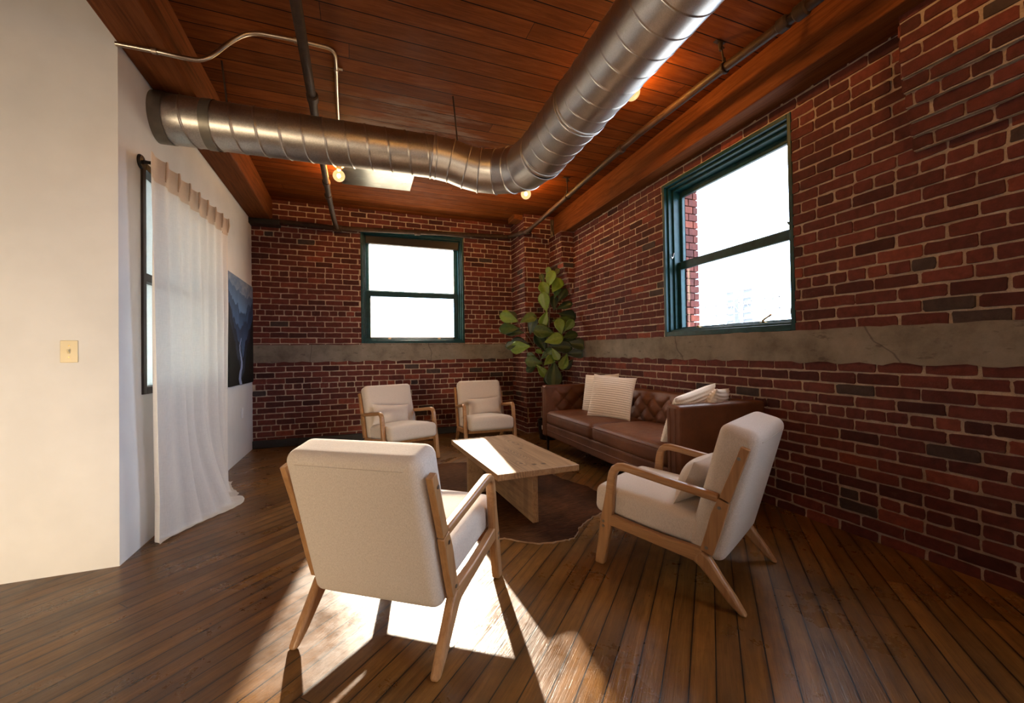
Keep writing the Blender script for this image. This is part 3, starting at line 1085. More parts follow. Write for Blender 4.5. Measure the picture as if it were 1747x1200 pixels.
def tor(b, c, t, rad, r):
    c, t = Vector(c), Vector(t).normalized()
    up = Vector((0, 0, 1)) if abs(t.z) < .9 else Vector((1, 0, 0))
    up = (up - t * up.dot(t)).normalized()
    sd = t.cross(up)

    def fn(u, v):
        a, e = 2 * pi * u, 2 * pi * v
        rr = rad + r * cos(e)
        return tuple(c + (up * cos(a) + sd * sin(a)) * rr + t * r * sin(e) - dl)
    b.grid(fn, 56, 8, cu=True, cv=True)


A0, A1 = Vector((-1.20, 3.33, 2.71)), Vector((0.58, 3.18, 2.665))
D0, D1 = Vector((1.255, 2.62, 2.535)), Vector((1.262, 1.30, 2.62))
D2 = D1 + (D1 - D0).normalized() * 3.2
spiral([A0, A1], .155, .142, 'spiral_pipe', M_spiral, dr)
spiral([D0, D1 + (D1 - D0).normalized() * 1.9], .174, .118, 'spiral_pipe', M_spiral2, dr, ridge=.0034, w=.0030, step=.0019)
b = B()
tA = (A1 - A0).normalized()
b.tube([A0 + tA * -.02 - dl, A0 + tA * .085 - dl], .1595, 56, cap=False)
o = b.build('wall_collar', M_tape, dr, smooth=True)
b = B()
b.tube([A0 + tA * .285 - dl, A0 + tA * .345 - dl], .1600, 56, cap=False)
o = b.build('tape_joint', M_tape, dr, smooth=True)
# gored offset and elbow
E = [A1, Vector((0.72, 3.16, 2.645)), Vector((0.84, 3.14, 2.605))]
c0 = Vector((0.875, 2.72, 0))
for k in range(1, 5):
    a = radians(90 - 90 * (k - .5) / 4.5)
    E.append(Vector((c0.x + .38 * cos(a), c0.y + .41 * sin(a), 2.598 - .058 * (k / 4.6))))
E.append(D0)
b = B()
rs = [.156, .158, .160, .163, .166, .169, .172, .174]
b.tube([p - dl for p in E], rs[:len(E)], 56, cap=False)
o = b.build('elbow', M_spiral2, dr, smooth=True, sharp=9)
tD = (D1 - D0).normalized()
bands = [(p, (E[min(len(E) - 1, i + 1)] - E[max(0, i - 1)]).normalized(), rs[i] + .002) for i, p in enumerate(E)]
bands += [(E[0] + tA * .02, tA, .158), (D0 + tD * .03, tD, .175), (D0 + tD * .52, tD, .1765), (D0 + tD * .545, tD, .1765)]
for p, t, r_ in bands:
    b = B()
    tor(b, p, t, r_, .0055)
    b.build('joint_band', M_spiral2, dr, smooth=True)
for p, q in (((-0.80, 3.295, 2.85), (-0.83, 3.29, ZC)), ((0.78, 3.16, 2.75), (0.74, 3.14, ZC)), ((1.26, 0.6, 2.84), (1.26, 0.6, ZC))):
    b = B()
    b.tube([Vector(p) - dl, Vector(q) - dl], .006, 8)
    b.build('hanger_rod', M_iron, dr)

# thin conduit that climbs over the beam
cd = thing('electrical_conduit', 'thin bent metal conduit clipped across the beam and along the ceiling boards', 'conduit', (-1.19, 2.83, 2.838))
cl = Vector(cd.location)


def smoothpath(pts, it=3):
    pts = [Vector(p) for p in pts]
    for _ in range(it):
        q = [pts[0]]
        for a, c in zip(pts, pts[1:]):
            q += [a * .75 + c * .25, a * .25 + c * .75]
        q.append(pts[-1])
        pts = q
    return pts


cp = [(-1.20, 2.83, 2.838), (-1.0, 2.825, 2.838), (-0.90, 2.835, 2.838), (-0.80, 2.86, 2.86), (-0.68, 2.905, 3.05), (-0.58, 2.91, 3.132), (-0.42, 2.90, 3.134), (-0.20, 2.89, 3.134), (-0.105, 2.90, 3.134), (-0.10, 3.05, 3.134), (-0.11, 3.4, 3.134), (-0.115, 4.58, 3.134)]
b = B()
b.tube([p - cl for p in smoothpath(cp)], .0125, 12)
b.build('tube', M_conduit, cd, smooth=True)
for p, t in (((-1.03, 2.826, 2.838), 'x'), ((-0.33, 2.895, 3.134), 'x'), ((-0.103, 3.10, 3.134), 'y')):
    b = B()
    b.lathe(tuple(Vector(p) - cl), [(.0165, -.012), (.0165, .012)], 14, t)
    q = Vector(p) - cl
    if t == 'x':
        b.box(q.x - .01, q.x + .01, q.y - .01, q.y + .042, q.z + .008, q.z + .014)
    else:
        b.box(q.x - .01, q.x + .042, q.y - .01, q.y + .01, q.z + .008, q.z + .014)
    b.build('clamp', M_conduit, cd)

# sprinkler main along the ceiling, dropping to the pipe on the back wall
pp = thing('sprinkler_pipe', 'dark brown pipe running under the ceiling above the duct to the back wall', 'pipe', (-0.27, 3.0, 2.975))
pl = Vector(pp.location)
b = B()
b.tube([Vector(p) - pl for p in smoothpath([(-0.28, -1.29, 2.985), (-0.27, 3.0, 2.975), (-0.265, 4.6, 2.972), (-0.262, 4.95, 2.965), (-0.255, 5.25, 2.94), (-0.225, 5.74, 2.86), (-0.205, 5.84, 2.83)], 2)], .030, 16)
b.build('tube', M_iron, pp, smooth=True)
for y, z in ((3.22, 2.975), (4.72, 2.970), (5.06, 2.955)):
    b = B()
    b.lathe((0.005, y - pl.y - .04, z - pl.z), [(.031, 0), (.039, .01), (.039, .07), (.031, .08)], 18, 'y')
    b.build('coupling', M_iron, pp, smooth=True)
for y in (4.2, 0.9):
    b = B()
    b.tube([Vector((-.27, y, 2.98)) - pl, Vector((-.27, y, ZC)) - pl], .006, 8)
    b.build('hanger', M_iron, pp)

bp_ = thing('wall_pipe', 'dark horizontal pipe along the top of the back brick wall above the window', 'pipe', (0.0, 5.87, 2.83))
o0 = Vector(bp_.location)
b = B()
b.tube([Vector(p) - o0 for p in ((-1.16, 5.87, 2.86), (-0.2, 5.87, 2.835), (2.23, 5.87, 2.935))], .031, 14)
b.build('tube', M_iron, bp_, smooth=True)
for c_, pr_ in (((-0.26, 0, .005), [(.032, 0), (.044, .01), (.044, .11), (.032, .12)]), ((0.80, 0, .042), [(.032, 0), (.040, .008), (.040, .07), (.032, .08)]), ((-1.16, 0, .03), [(.055, 0), (.055, .02), (.035, .03)])):
    b = B()
    b.lathe(c_, pr_, 18, 'x')
    b.build('fitting', M_iron, bp_, smooth=True)

p3 = thing('brown_pipe', 'rusty brown pipe hung beside the long timber beam above the right brick wall', 'pipe', (2.30, 3.0, 2.99))
o3 = Vector(p3.location)
b = B()
pts3 = [(2.30, -0.5, 2.95), (2.30, 1.45, 2.965), (2.30, 2.1, 2.99), (2.30, 2.87, 3.0), (2.30, 3.5, 2.968), (2.30, 4.26, 2.925), (2.29, 5.2, 2.87), (2.275, 5.35, 2.865)]
b.tube([Vector(p) - o3 for p in pts3], .028, 16)
b.build('tube', M_rust, p3, smooth=True)
for y, z, k in ((1.50, 2.967, 1.0), (1.60, 2.97, .9), (3.13, 2.985, .8), (5.30, 2.868, 1.2)):
    b = B()
    b.lathe((0, y - o3.y - .035 * k, z - o3.z), [(.029, 0), (.029 + .012 * k, .008), (.029 + .012 * k, .06 * k), (.029, .07 * k)], 18, 'y')
    b.build('coupling', M_iron, p3, smooth=True)
b = B()
b.tube([Vector(p) - o3 for p in ((2.285, 5.33, 2.865), (2.25, 5.42, 2.87), (2.215, 5.85, 2.93))], .03, 14)
b.build('elbow', M_iron, p3, smooth=True)
for y, z in ((2.00, 2.985), (4.15, 2.93)):
    b = B()
    tor_c = Vector((2.30, y, z)) - o3

    def fn(u, v, c=tor_c):
        a, e = 2 * pi * u, 2 * pi * v
        r = .033 + .005 * cos(e)
        return (c.x + r * cos(a), c.y + .012 * sin(e), c.z + r * sin(a))
    b.grid(fn, 24, 8, cu=True, cv=True)
    top = Vector((2.27 if y < 3 else 2.30, y, ZC)) - o3
    b.tube([tor_c + Vector((0, 0, .033)), tor_c + Vector((-.004, 0, .065))], .011, 10)
    b.tube([tor_c + Vector((0, 0, .03)), top], .006, 8)
    b.tube([top + Vector((0, 0, -.055)), top], [.010, .017], 10)
    b.box(top.x - .05, top.x + .03, top.y - .014, top.y + .014, top.z - .006, top.z)
    b.tube([top + Vector((.0, 0, -.02)), top + Vector((.03, .0, -.035))], .006, 8)
    b.build('hanger', M_iron, p3, smooth=True)

# a flat sheet of metal nailed to the boards
b = B()
b.hexa([(-.12, 5.14, ZC - .006), (-.111, 4.66, ZC - .006), (.640, 4.61, ZC - .006), (.648, 5.10, ZC - .006), (-.12, 5.14, ZC - .001), (-.111, 4.66, ZC - .001), (.640, 4.61, ZC - .001), (.648, 5.10, ZC - .001)])
tag(b.build('metal_sheet', M_sheet), 'bright flat sheet metal plate fixed to the ceiling boards behind the duct', 'metal plate')

# bare globe bulbs
def bulb(loc, label):
    r = thing('globe_bulb', label, 'light bulb', loc, group='bare globe bulbs on the ceiling')
    b = B()
    b.lathe((0, 0, -.030), [(.020, 0), (.052, .006), (.060, .016), (.060, .0295)], 24)
    b.build('ceiling_plate', M_porcelain, r, smooth=True)
    b = B()
    b.lathe((0, 0, -.066), [(.018, 0), (.022, .006), (.022, .04)], 20)
    b.build('socket', M_porcelain, r, smooth=True)
    b = B()
    prof = [(.0175, -.060), (.024, -.070)] + [(.060 * sin(a), -.126 - .060 * cos(a)) for a in [radians(150 - 148 * i / 16) for i in range(17)]]
    b.lathe((0, 0, 0), list(reversed(prof)), 28, caps=False)
    g = b.build('globe', M_globe, r, smooth=True)
    b = B()
    b.lathe((0, 0, -.125), [(.0165 * sin(a), -.022 * cos(a)) for a in [pi * (.04 + .92 * i / 8) for i in range(9)]], 14)
    b.build('filament', M_fil, g, smooth=True)
    return r


b0 = bulb((1.911, 4.451, ZC), 'lit globe bulb under the elbow of the duct near the corner')
dup(b0, loc=(-0.139, 4.636, ZC), label='lit globe bulb behind the duct beside the metal plate on the ceiling')
dup(b0, loc=(1.911, 2.46, ZC), label='lit globe bulb half hidden behind the duct near the window on the right')
dup(b0, loc=(1.911, 0.40, ZC), label='lit globe bulb further along the ceiling towards the camera')
dup(b0, loc=(-0.139, 0.40, ZC), label='lit globe bulb on the ceiling above the white wall end')

# ================================================================== wall fittings
fF = lambda s, z, d: (s, YF - .001 - d, z)
sw = thing('light_switch', 'ivory toggle light switch on the white wall end', 'light switch', fF(-1.403, 1.163, 0))
b = B()
b.box(-.036, .036, -.0055, 0, -.0585, .0585)
pl_ = b.build('plate', M_ivory, sw, bevel=.003)
b = B()
b.hexa([(-.005, -.006, -.012), (.005, -.006, -.012), (.005, -.004, .010), (-.005, -.004, .010), (-.004, -.02, .004), (.004, -.02, .004), (.004, -.016, .012), (-.004, -.016, .012)])
b.build('toggle', M_ivory, sw, bevel=.001)
for z in (-.030, .030):
    b = B()
    b.lathe((0, -.0068, z), [(.0035, 0), (.0035, .002)], 12, 'y')
    b.build('screw', M_brass, sw)
ou = thing('wall_outlet', 'white wall outlet low on the white wall near the brick corner', 'outlet', (XL, 5.437, 0.508))
b = B()
b.box(0, .006, -.036, .036, -.0585, .0585)
b.build('plate', M_white, ou, bevel=.002)
for z in (-.02, .02):
    b = B()
    b.box(.006, .0085, -.014, .014, z - .013, z + .013)
    b.build('receptacle', M_white, ou, bevel=.002)

# canvas print
cv = thing('canvas_print', 'unframed mountain gorge print with a river hanging on the white wall behind the curtain', 'picture', (XL, 4.80, .84))
b = B()
b.box(0, 1, -1, 0, 0, 1)
o = b.build('canvas', M_print, cv)
# local x across, y out of the wall, z up
o.matrix_local = Matrix.LocRotScale(Vector((0.032, 1.045, 0)), Matrix.Rotation(radians(-90), 3, 'Z'), Vector((1.045, .030, 1.16)))

# curtain and rod
rd = thing('curtain_rod', 'black curtain rod on round wall brackets above the curtained window', 'curtain rod', (XL, 2.93, 2.30))
b = B()
b.tube([(.085, .150, .007), (.085, 1.62, .07)], .011, 14)
b.build('rod', M_black, rd, smooth=True)
for c_ in ((.001, .165, .012), (.001, 1.60, .068)):
    b = B()
    b.lathe(c_, [(.043, 0), (.044, .004), (.038, .014), (.012, .018), (.010, .040), (.010, .085), (.015, .088), (.015, .104)], 24, 'x')
    b.build('bracket', M_black, rd, smooth=True)

ct = thing('curtain', 'long sheer off-white linen curtain puddling on the floor', 'curtain', (XL, 3.0, 0))
ntab = 8


def curtain_pt(t, h):
    """t: 0 near edge .. 1 far edge; h: 0 top .. 1 hem"""
    top = 2.315 + .085 * t
    yt, yb = 2.925 + 1.515 * t, 3.06 + 1.33 * t
    k = min(1, h * 1.15)
    y = yt + (yb - yt) * k ** 1.4
    amp = .007 + .012 * min(1, h * 3)
    ph = t * ntab * 2 * pi
    fold = amp * cos(ph) + .014 * h * sin(ph * .43 + 2.1 + .8 * h) + .006 * h * sin(ph * 1.31 + h * 2.3)
    pinch = exp(-((((t * ntab) % 1.0) - .92) / .05) ** 2) * .013 * exp(-h * 22)
    crease = .030 * min(1, h * 1.4) * exp(-((t - .60 - .05 * h) / .022) ** 2)
    x = .108 + fold + pinch - crease
    y += .006 * sin(ph * 2 + 1) * h
    hf = max(0, (h - .62) / .38)
    x += .20 * hf ** 2.2 * exp(-((t - .52) / .27) ** 2) - .045 * h * exp(-(t / .10) ** 2)
    z = top * (1 - h / .978)
    if z < .012:
        run = (.012 - z)
        z = .006 + .012 * (.5 + .5 * sin(t * 9 + 1)) * min(1, run * 12)
        x += run * (.5 + .6 * exp(-((t - .50) / .3) ** 2)) - fold * min(1, run * 14)
        y += run * .2 * sin(t * 7)
    return (max(.03, x), y - 3.0, z)


b = B()
b.grid(lambda u, v: curtain_pt(u, v), 150, 110)
b.build('panel', M_curtain, ct, smooth=True, sharp=180)
b = B()
b.grid(lambda u, v: tuple(Vector(curtain_pt(u, v * .062)) + Vector((.004, 0, .001))), 150, 8)
b.build('heading', M_heading, ct, smooth=True, sharp=180)
for k in range(ntab):
    t = (k + .92) / ntab
    b = B()
    p = Vector(curtain_pt(t, 0.0))
    q = Vector(curtain_pt(t, .05))
    b.tube([p + Vector((.004, 0, .004)), (p + q) / 2 + Vector((.009, 0, 0)), q + Vector((.004, 0, 0))], [.006, .009, .004], 8)
    b.build('pleat', M_heading, ct, smooth=True)

# ================================================================== armchairs
def make_chair(label):
    r = thing('armchair', label, 'armchair', group='four matching armchairs around the coffee table')
    HX = .297
    # local: x right, y forward, origin between the rear feet
    side = lambda s: (lambda a, y, z: (s * HX + a, y, z))
    for s in (-1, 1):
        f = side(s)
        b = B()
        b.bar([(.685, 0, .054), (.660, .12, .060), (.640, .235, .066), (.628, .31, .054), (.615, .395, .0445), (.6115, .425, .0438)], .040, f)
        b.build('leg', M_oak, r, bevel=.011, seg=3)
        b = B()
        b.bar([(.0, .0, .036), (.045, .052, .043), (.10, .117, .054), (.150, .178, .068), (.190, .205, .070)], .038, f)
        b.build('leg', M_oak, r, bevel=.012, seg=3)
        b = B()
        arc = [(.6172, .375, .0462), (.614, .405, .0456), (.607, .455, .0440), (.600, .488, .042), (.588, .510, .041), (.570, .5235, .040), (.545, .5285, .038), (.50, .524, .037), (.33, .5005, .036), (.20, .485, .036), (.088, .471, .036)]
        b.bar(arc, .0412, f)
        b.build('armrest', M_oak_y, r, bevel=.012, seg=4)
        b = B()
        fp = lambda a, y, z, s=s: (s * (HX + .006) + a, y, z)
        b.bar([(-.021, .703, .036), (.021, .588, .040), (.063, .472, .044)], .027, fp)
        b.build('back_post', M_oak, r, bevel=.003)
        b = B()
        b.bar([(.066, .466, .048), (.090, .40, .058), (.112, .32, .056), (.142, .225, .054)], .028, fp)
        b.build('back_post', M_oak, r, bevel=.003)
        b = B()
        b.bar([(.632, .247, .058), (.50, .231, .052), (.34, .213, .052), (.16, .200, .066)], .036, f)
        b.build('side_rail', M_oak_y, r, bevel=.006)
        for (y, z) in ((.003, .658), (.084, .435), (.140, .248), (.652, .232), (.652, .208)):
            b = B()
            b.lathe((s * (HX + .0195), y, z), [(.0075, -.001), (.0075, .0022)] if s > 0 else [(.0075, -.0022), (.0075, .001)], 12, 'x')
            b.build('bolt', M_steel, r)
    b = B()
    b.box(-HX + .018, HX - .018, .600, .625, .205, .255)
    b.build('cross_rail', M_oak, r, bevel=.004)
    b = B()
    b.box(-HX + .018, HX - .018, .165, .190, .178, .222)
    b.build('cross_rail', M_oak, r, bevel=.004)
    # seat cushion
    b = B()
    an = radians(4.5)

    def seat(x, y, z):
        if z > 0:
            z += .032 * (1 - (x / .27) ** 2) * (1 - abs(y / .285) ** 3)
        z += -.004 * (1 if z < 0 else 0)
        yy, zz = y * cos(an) - z * sin(an), y * sin(an) + z * cos(an)
        return (x, yy + .452, zz + .305)
    b.rbox((.268, .285, .073), .042, 10, 6, seat)
    b.build('seat', M_linen, r, smooth=True, sharp=80)
    # back cushion
    b = B()
    bn = radians(15.5)

    def back(x, y, z):
        f = (1 - (x / .27) ** 4) * (1 - (z / .315) ** 4)
        y += (.012 if y > 0 else -.006) * max(0, f)
        yy, zz = y * cos(bn) - z * sin(bn), y * sin(bn) + z * cos(bn)
        return (x, yy + .086, zz + .483)
    b.rbox((.281, .080, .308), .044, 10, 7, back)
    bk = b.build('backrest', M_linen, r, smooth=True, sharp=80)
    b = B()
    pts = []
    for x in [i / 12 * .222 for i in range(-12, 13)]:
        pts.append(back(x, -.0815, .268))
    b.tube(pts, .0018, 6)
    b.build('seam', M_linen, bk, smooth=True)
    return r


def pose(fx, fy):
    return math.atan2(-fx, fy)


C1 = make_chair('beige armchair nearest the camera with its back turned to us')
C1.location = (0.0055, 1.5955, 0)
C1.rotation_euler = (0, 0, pose(.601, .7995))
C2 = dup(C1, loc=(1.7745, 1.4025, 0), rot=(0, 0, pose(-.4386, .899)), label='beige armchair seen side-on at the right, in front of the sofa end')
C3 = dup(C1, loc=(0.335, 5.07, 0), rot=(0, 0, pose(.325, -.9457)), label='beige armchair below the back window, left of its pair, facing us')
C4 = dup(C1, loc=(1.52, 5.26, 0), rot=(0, 0, pose(-.062, -.998)), label='beige armchair near the brick pier behind the far end of the coffee table')


def puff(b, w, h, t, ears=.05, n=26, fn=None, expo=.55, pw=2.6):
    """a soft pillow: w x h outline with pulled corners, thickness t; local x, z in the plane, y through it"""
    for sg in (-1, 1):
        def g(u, v, sg=sg):
            p, q = 2 * u - 1, 2 * v - 1
            x = p * w / 2 * (1 - ears * (1 - abs(q) ** 2.2))
            z = q * h / 2 * (1 - ears * (1 - abs(p) ** 2.2))
            th = max(0, (1 - abs(p) ** pw) * (1 - abs(q) ** pw)) ** expo
            y = sg * t / 2 * th
            r = (x, y, z)
            return fn(*r) if fn else r
        if sg > 0:
            b.grid(lambda u, v: g(1 - u, v), n, n)
        else:
            b.grid(g, n, n)


def make_lumbar(label, chair, dx, dz, tilt=20, roll=0):
    p = thing('lumbar_pillow', label, 'pillow', group='lumbar pillows on the armchairs')
    b = B()
    puff(b, .44, .235, .14, .10, 30, expo=.62, pw=2.0)
    o = b.build('pillow', M_linen, p, smooth=True, sharp=80)
    p.matrix_world = chair_mat(chair) @ Matrix.Translation((dx, .268, .476 + dz)) @ Matrix.Rotation(radians(tilt), 4, 'X') @ Matrix.Rotation(radians(roll), 4, 'Y')
    return p


def chair_mat(c):
    return Matrix.Translation(c.location) @ Matrix.Rotation(c.rotation_euler[2], 4, 'Z')


P2_ = make_lumbar('small beige lumbar pillow leaning in the armchair at the right', C2, -.02, .0, 24, 3)
for ch, dx, rl, lb in ((C3, .05, -5, 'small beige lumbar pillow in the left armchair below the back window'), (C4, -.02, 2, 'small beige lumbar pillow in the armchair next to the brick pier')):
    p = dup(P2_, label=lb)
    p.matrix_world = chair_mat(ch) @ Matrix.Translation((dx, .268, .474)) @ Matrix.Rotation(radians(21), 4, 'X') @ Matrix.Rotation(radians(rl), 4, 'Y')

# ================================================================== coffee table
tb = thing('coffee_table', 'low pale wood coffee table with plank legs between the armchairs and sofa', 'coffee table', (1.082, 2.985, 0), radians(1.2))
b = B()
b.box(-.288, .288, -.592, .592, .336, .376)
b.build('tabletop', M_table, tb, bevel=.003)
b = B()
b.box(-.018, .023, -.510, .215, .0075, .336)
b.build('leg', M_table, tb, bevel=.003)
b = B()
b.box(-.245, .245, .215, .256, .0075, .336)
b.build('leg', M_table, tb, bevel=.003)

# ================================================================== cowhide rug
rg = thing('cowhide_rug', 'dark brown cowhide rug with a pale wavy edge under the coffee table', 'rug', (1.1, 3.2, 0))
ctl = [(-.26, -.87), (-.12, -.99), (.04, -1.02), (.13, -1.0), (.235, -.885), (.38, -.79), (.55, -.70), (.66, -.52), (.70, -.25), (.62, .02), (.60, .30), (.78, .62), (.74, .92), (.45, 1.02), (.10, .95),
       (-.25, 1.02), (-.55, .92), (-.62, .60), (-.50, .25), (-.52, -.10), (-.56, -.40), (-.48, -.66), (-.36, -.80)]
m_ = len(ctl)
outl = []
for i in range(m_):
    p0, p1, p2, p3_ = [Vector((*ctl[(i + k - 1) % m_], 0)) for k in range(4)]
    for k in range(8):
        t = k / 8
        q = .5 * ((2 * p1) + (p2 - p0) * t + (2 * p0 - 5 * p1 + 4 * p2 - p3_) * t * t + (3 * p1 - p0 - 3 * p2 + p3_) * t ** 3)
        q += Vector((sin(i * 3.1 + k * 1.3) * .006, cos(i * 2.3 + k * 1.7) * .006, 0))
        outl.append(q)
b = B()
m_ = len(outl)
n0 = b.add([(q.x, q.y, .0065 + .003 * abs(sin(i * .9))) for i, q in enumerate(outl)])
n1 = b.add([(q.x * .93, q.y * .93, .005) for q in outl])
n2 = b.add([(0, 0, .005)])
for i in range(m_):
    j = (i + 1) % m_
    b.face((n0 + i, n0 + j, n1 + j, n1 + i))
    b.face((n1 + i, n1 + j, n2))
b.build('hide', M_hide, rg, smooth=True)
b = B()
n0 = b.add([(q.x, q.y, .0065 + .003 * abs(sin(i * .9))) for i, q in enumerate(outl)])
n1 = b.add([(q.x * 1.002, q.y * 1.003, .0005) for q in outl])
for i in range(m_):
    j = (i + 1) % m_
    b.face((n1 + i, n1 + j, n0 + j, n0 + i))
b.build('raw_edge', M_hide_edge, rg)

# ================================================================== sofa
sf = thing('sofa', 'brown leather tufted sofa with black legs along the right brick wall', 'sofa', (2.405, 3.27, 0), radians(-2.0))
# local: x towards the wall, y away from the camera
SX, SY = .385, 1.15
ARM, SH = .125, .755
b = B()
b.rbox((SX - .01, SY - .01, .075), .02, 10, 3, lambda x, y, z: (x, y, z + .245))
b.build('base', M_leather, sf, smooth=True)
b = B()
pth = [(-SX + .005, -SY + ARM + .01, .245), (-SX - .0, 0, .243), (-SX + .005, SY - ARM - .01, .245)]
b.tube(pth, .004, 8)
b.build('welt', M_leather, sf, smooth=True)
tuft_r = []


def tuft_depth(a, c, pa, pc):
    """diamond tufting: buttons on a staggered lattice, folds between neighbours"""
    u, v = a / pa, c / pc
    p, q = u + v, u - v
    dp, dq = abs(p - round(p)), abs(q - round(q))
    r2 = dp * dp + dq * dq
    soft = (min(dp, .5) * min(dq, .5) * 4) ** .42
    crease = max(exp(-(dp / .05) ** 2), exp(-(dq / .05) ** 2))
    return .036 * soft - .006 * crease - .018 * exp(-r2 / .012)


for sg, nm in ((1, 'far'), (-1, 'near')):
    b = B()
    yc = sg * (SY - ARM / 2)

    def arm(x, y, z, sg=sg):
        if y * sg < -.03:      # inner face is tufted
            if z > -.06 and x > -.30:
                k = min(1, (x + .30) / .08) * min(1, (.265 - z) / .06 if z < .265 else 0)
                y += -sg * tuft_depth(x - .06, z - .14, .21, .20) * max(0, k)
        return (x, y + yc, z + .17 + .29)
    b.rbox((SX, ARM / 2, .295), .022, (70, 4, 54), 4, arm)
    am = b.build('arm', M_leather, sf, smooth=True, sharp=60)
    b = B()
    for yy in (-.022, .028):
        b.tube([(-SX - .001, yc + yy * sg, .19), (-SX - .001, yc + yy * sg, .735)], .004, 8)
    b.build('welt', M_leather, am, smooth=True)
    if sg > 0:
        for (x, z) in ((-.15, .60), (.06, .60), (-.045, .70), (.165, .70), (-.255, .70), (-.045, .50), (.165, .50)):
            b = B()
            b.lathe((x, yc - ARM / 2 + .016, z), [(.001, -.007), (.008, -.005), (.012, 0.0), (.010, .008)], 12, 'y')
            b.build('button', M_leather, am, smooth=True)
b = B()


def sback(x, y, z):
    if x < 0:
        k = min(1, (.265 - z) / .05 if z < .265 else 0) * min(1, max(0, (z + .12) / .06))
        x -= tuft_depth(y, z - .14, .21, .20) * max(0, k)
    return (x + SX - .075, y, z + .17 + .285)


b.rbox((.075, SY - ARM, .295), .03, (4, 230, 60), 4, sback)
bk = b.build('backrest', M_leather, sf, smooth=True, sharp=60)
b = B()
for i in range(-10, 11):
    for j in range(-2, 3):
        a, c = i * .105, .14 + .17 + .285 + j * .10
        if (i + j) % 2 == 0 and abs(a) < SY - ARM - .06 and .50 < c < .71:
            tuft_r.append((a, c))
for a, c in tuft_r:
    b = B()
    b.lathe((SX - .150 + .016, a, c), [(.001, -.007), (.008, -.005), (.012, 0.0), (.010, .008)], 12, 'x')
    b.build('button', M_leather, bk, smooth=True)
# two long seat cushions
for sg in (-1, 1):
    b = B()
    ln = (SY - ARM) / 2 - .002

    def cus(x, y, z, sg=sg, ln=ln):
        if z > 0:
            z += .032 * (1 - (x / .33) ** 2) * (1 - abs(y / ln) ** 4)
        x += -.012 * (1 - (y / ln) ** 4) if x < -.2 else 0
        return (x - .070, y + sg * ln + sg * .002, z + .385)
    b.rbox((.318, ln, .075), .052, (12, 24, 4), 6, cus)
    cu = b.build('seat_cushion', M_leather, sf, smooth=True, sharp=70)
    b = B()
    for zz in (.052, -.060):
        b.tube([cus(-.317, y, zz) for y in [(-ln + .03) + (2 * ln - .06) * i / 14 for i in range(15)]], .004, 6)
    b.build('piping', M_leather, cu, smooth=True)
for x in (-SX + .05, SX - .05):
    for y in (-SY + .06, SY - .06):
        b = B()
        b.tube([(x, y, 0), (x, y, .172)], [.011, .021], 14)
        b.build('leg', M_black, sf, smooth=True)


def knit(label, loc, rx, rz, ry=0, first=None):
    if first is None:
        p = thing('knit_cushion', label, 'cushion', group='cream knitted cushions on the sofa')
        b = B()

        def rib(x, y, z):
            e = sin(z * 2 * pi / .022) * .5 + .5
            w = .5 + .5 * sin(x * 2 * pi / .016 + (pi if int(math.floor(z / .022)) % 2 else 0))
            k = .0065 * e ** 1.0 * (.45 + .55 * w) * (1 if abs(y) > .002 else .6)
            return (x, y + (k if y >= 0 else -k), z)
        puff(b, .445, .445, .135, .055, 90, rib)
        b.build('cover', M_knit, p, smooth=True, sharp=120)
    else:
        p = dup(first, label=label)
    p.matrix_world = Matrix.Translation(loc) @ Matrix.Rotation(rz, 4, 'Z') @ Matrix.Rotation(rx, 4, 'X') @ Matrix.Rotation(ry, 4, 'Y')
    return p


# pillow local -y faces the viewer; lean back by rx
k0 = knit('cream knit cushion in front of its pair on the far half of the sofa', (2.40, 3.50, .675), radians(-18), radians(-52), radians(5))
knit('cream knit cushion tucked behind another at the far end of the sofa', (2.50, 3.86, .675), radians(-15), radians(-70), radians(-3), k0)
knit('cream knit cushion standing at the front behind the near sofa arm', (2.25, 2.335, .650), radians(-27), radians(-166), radians(12), k0)
knit('cream knit cushion against the sofa back behind the near arm', (2.465, 2.335, .640), radians(-24), radians(-150), radians(-4), k0)

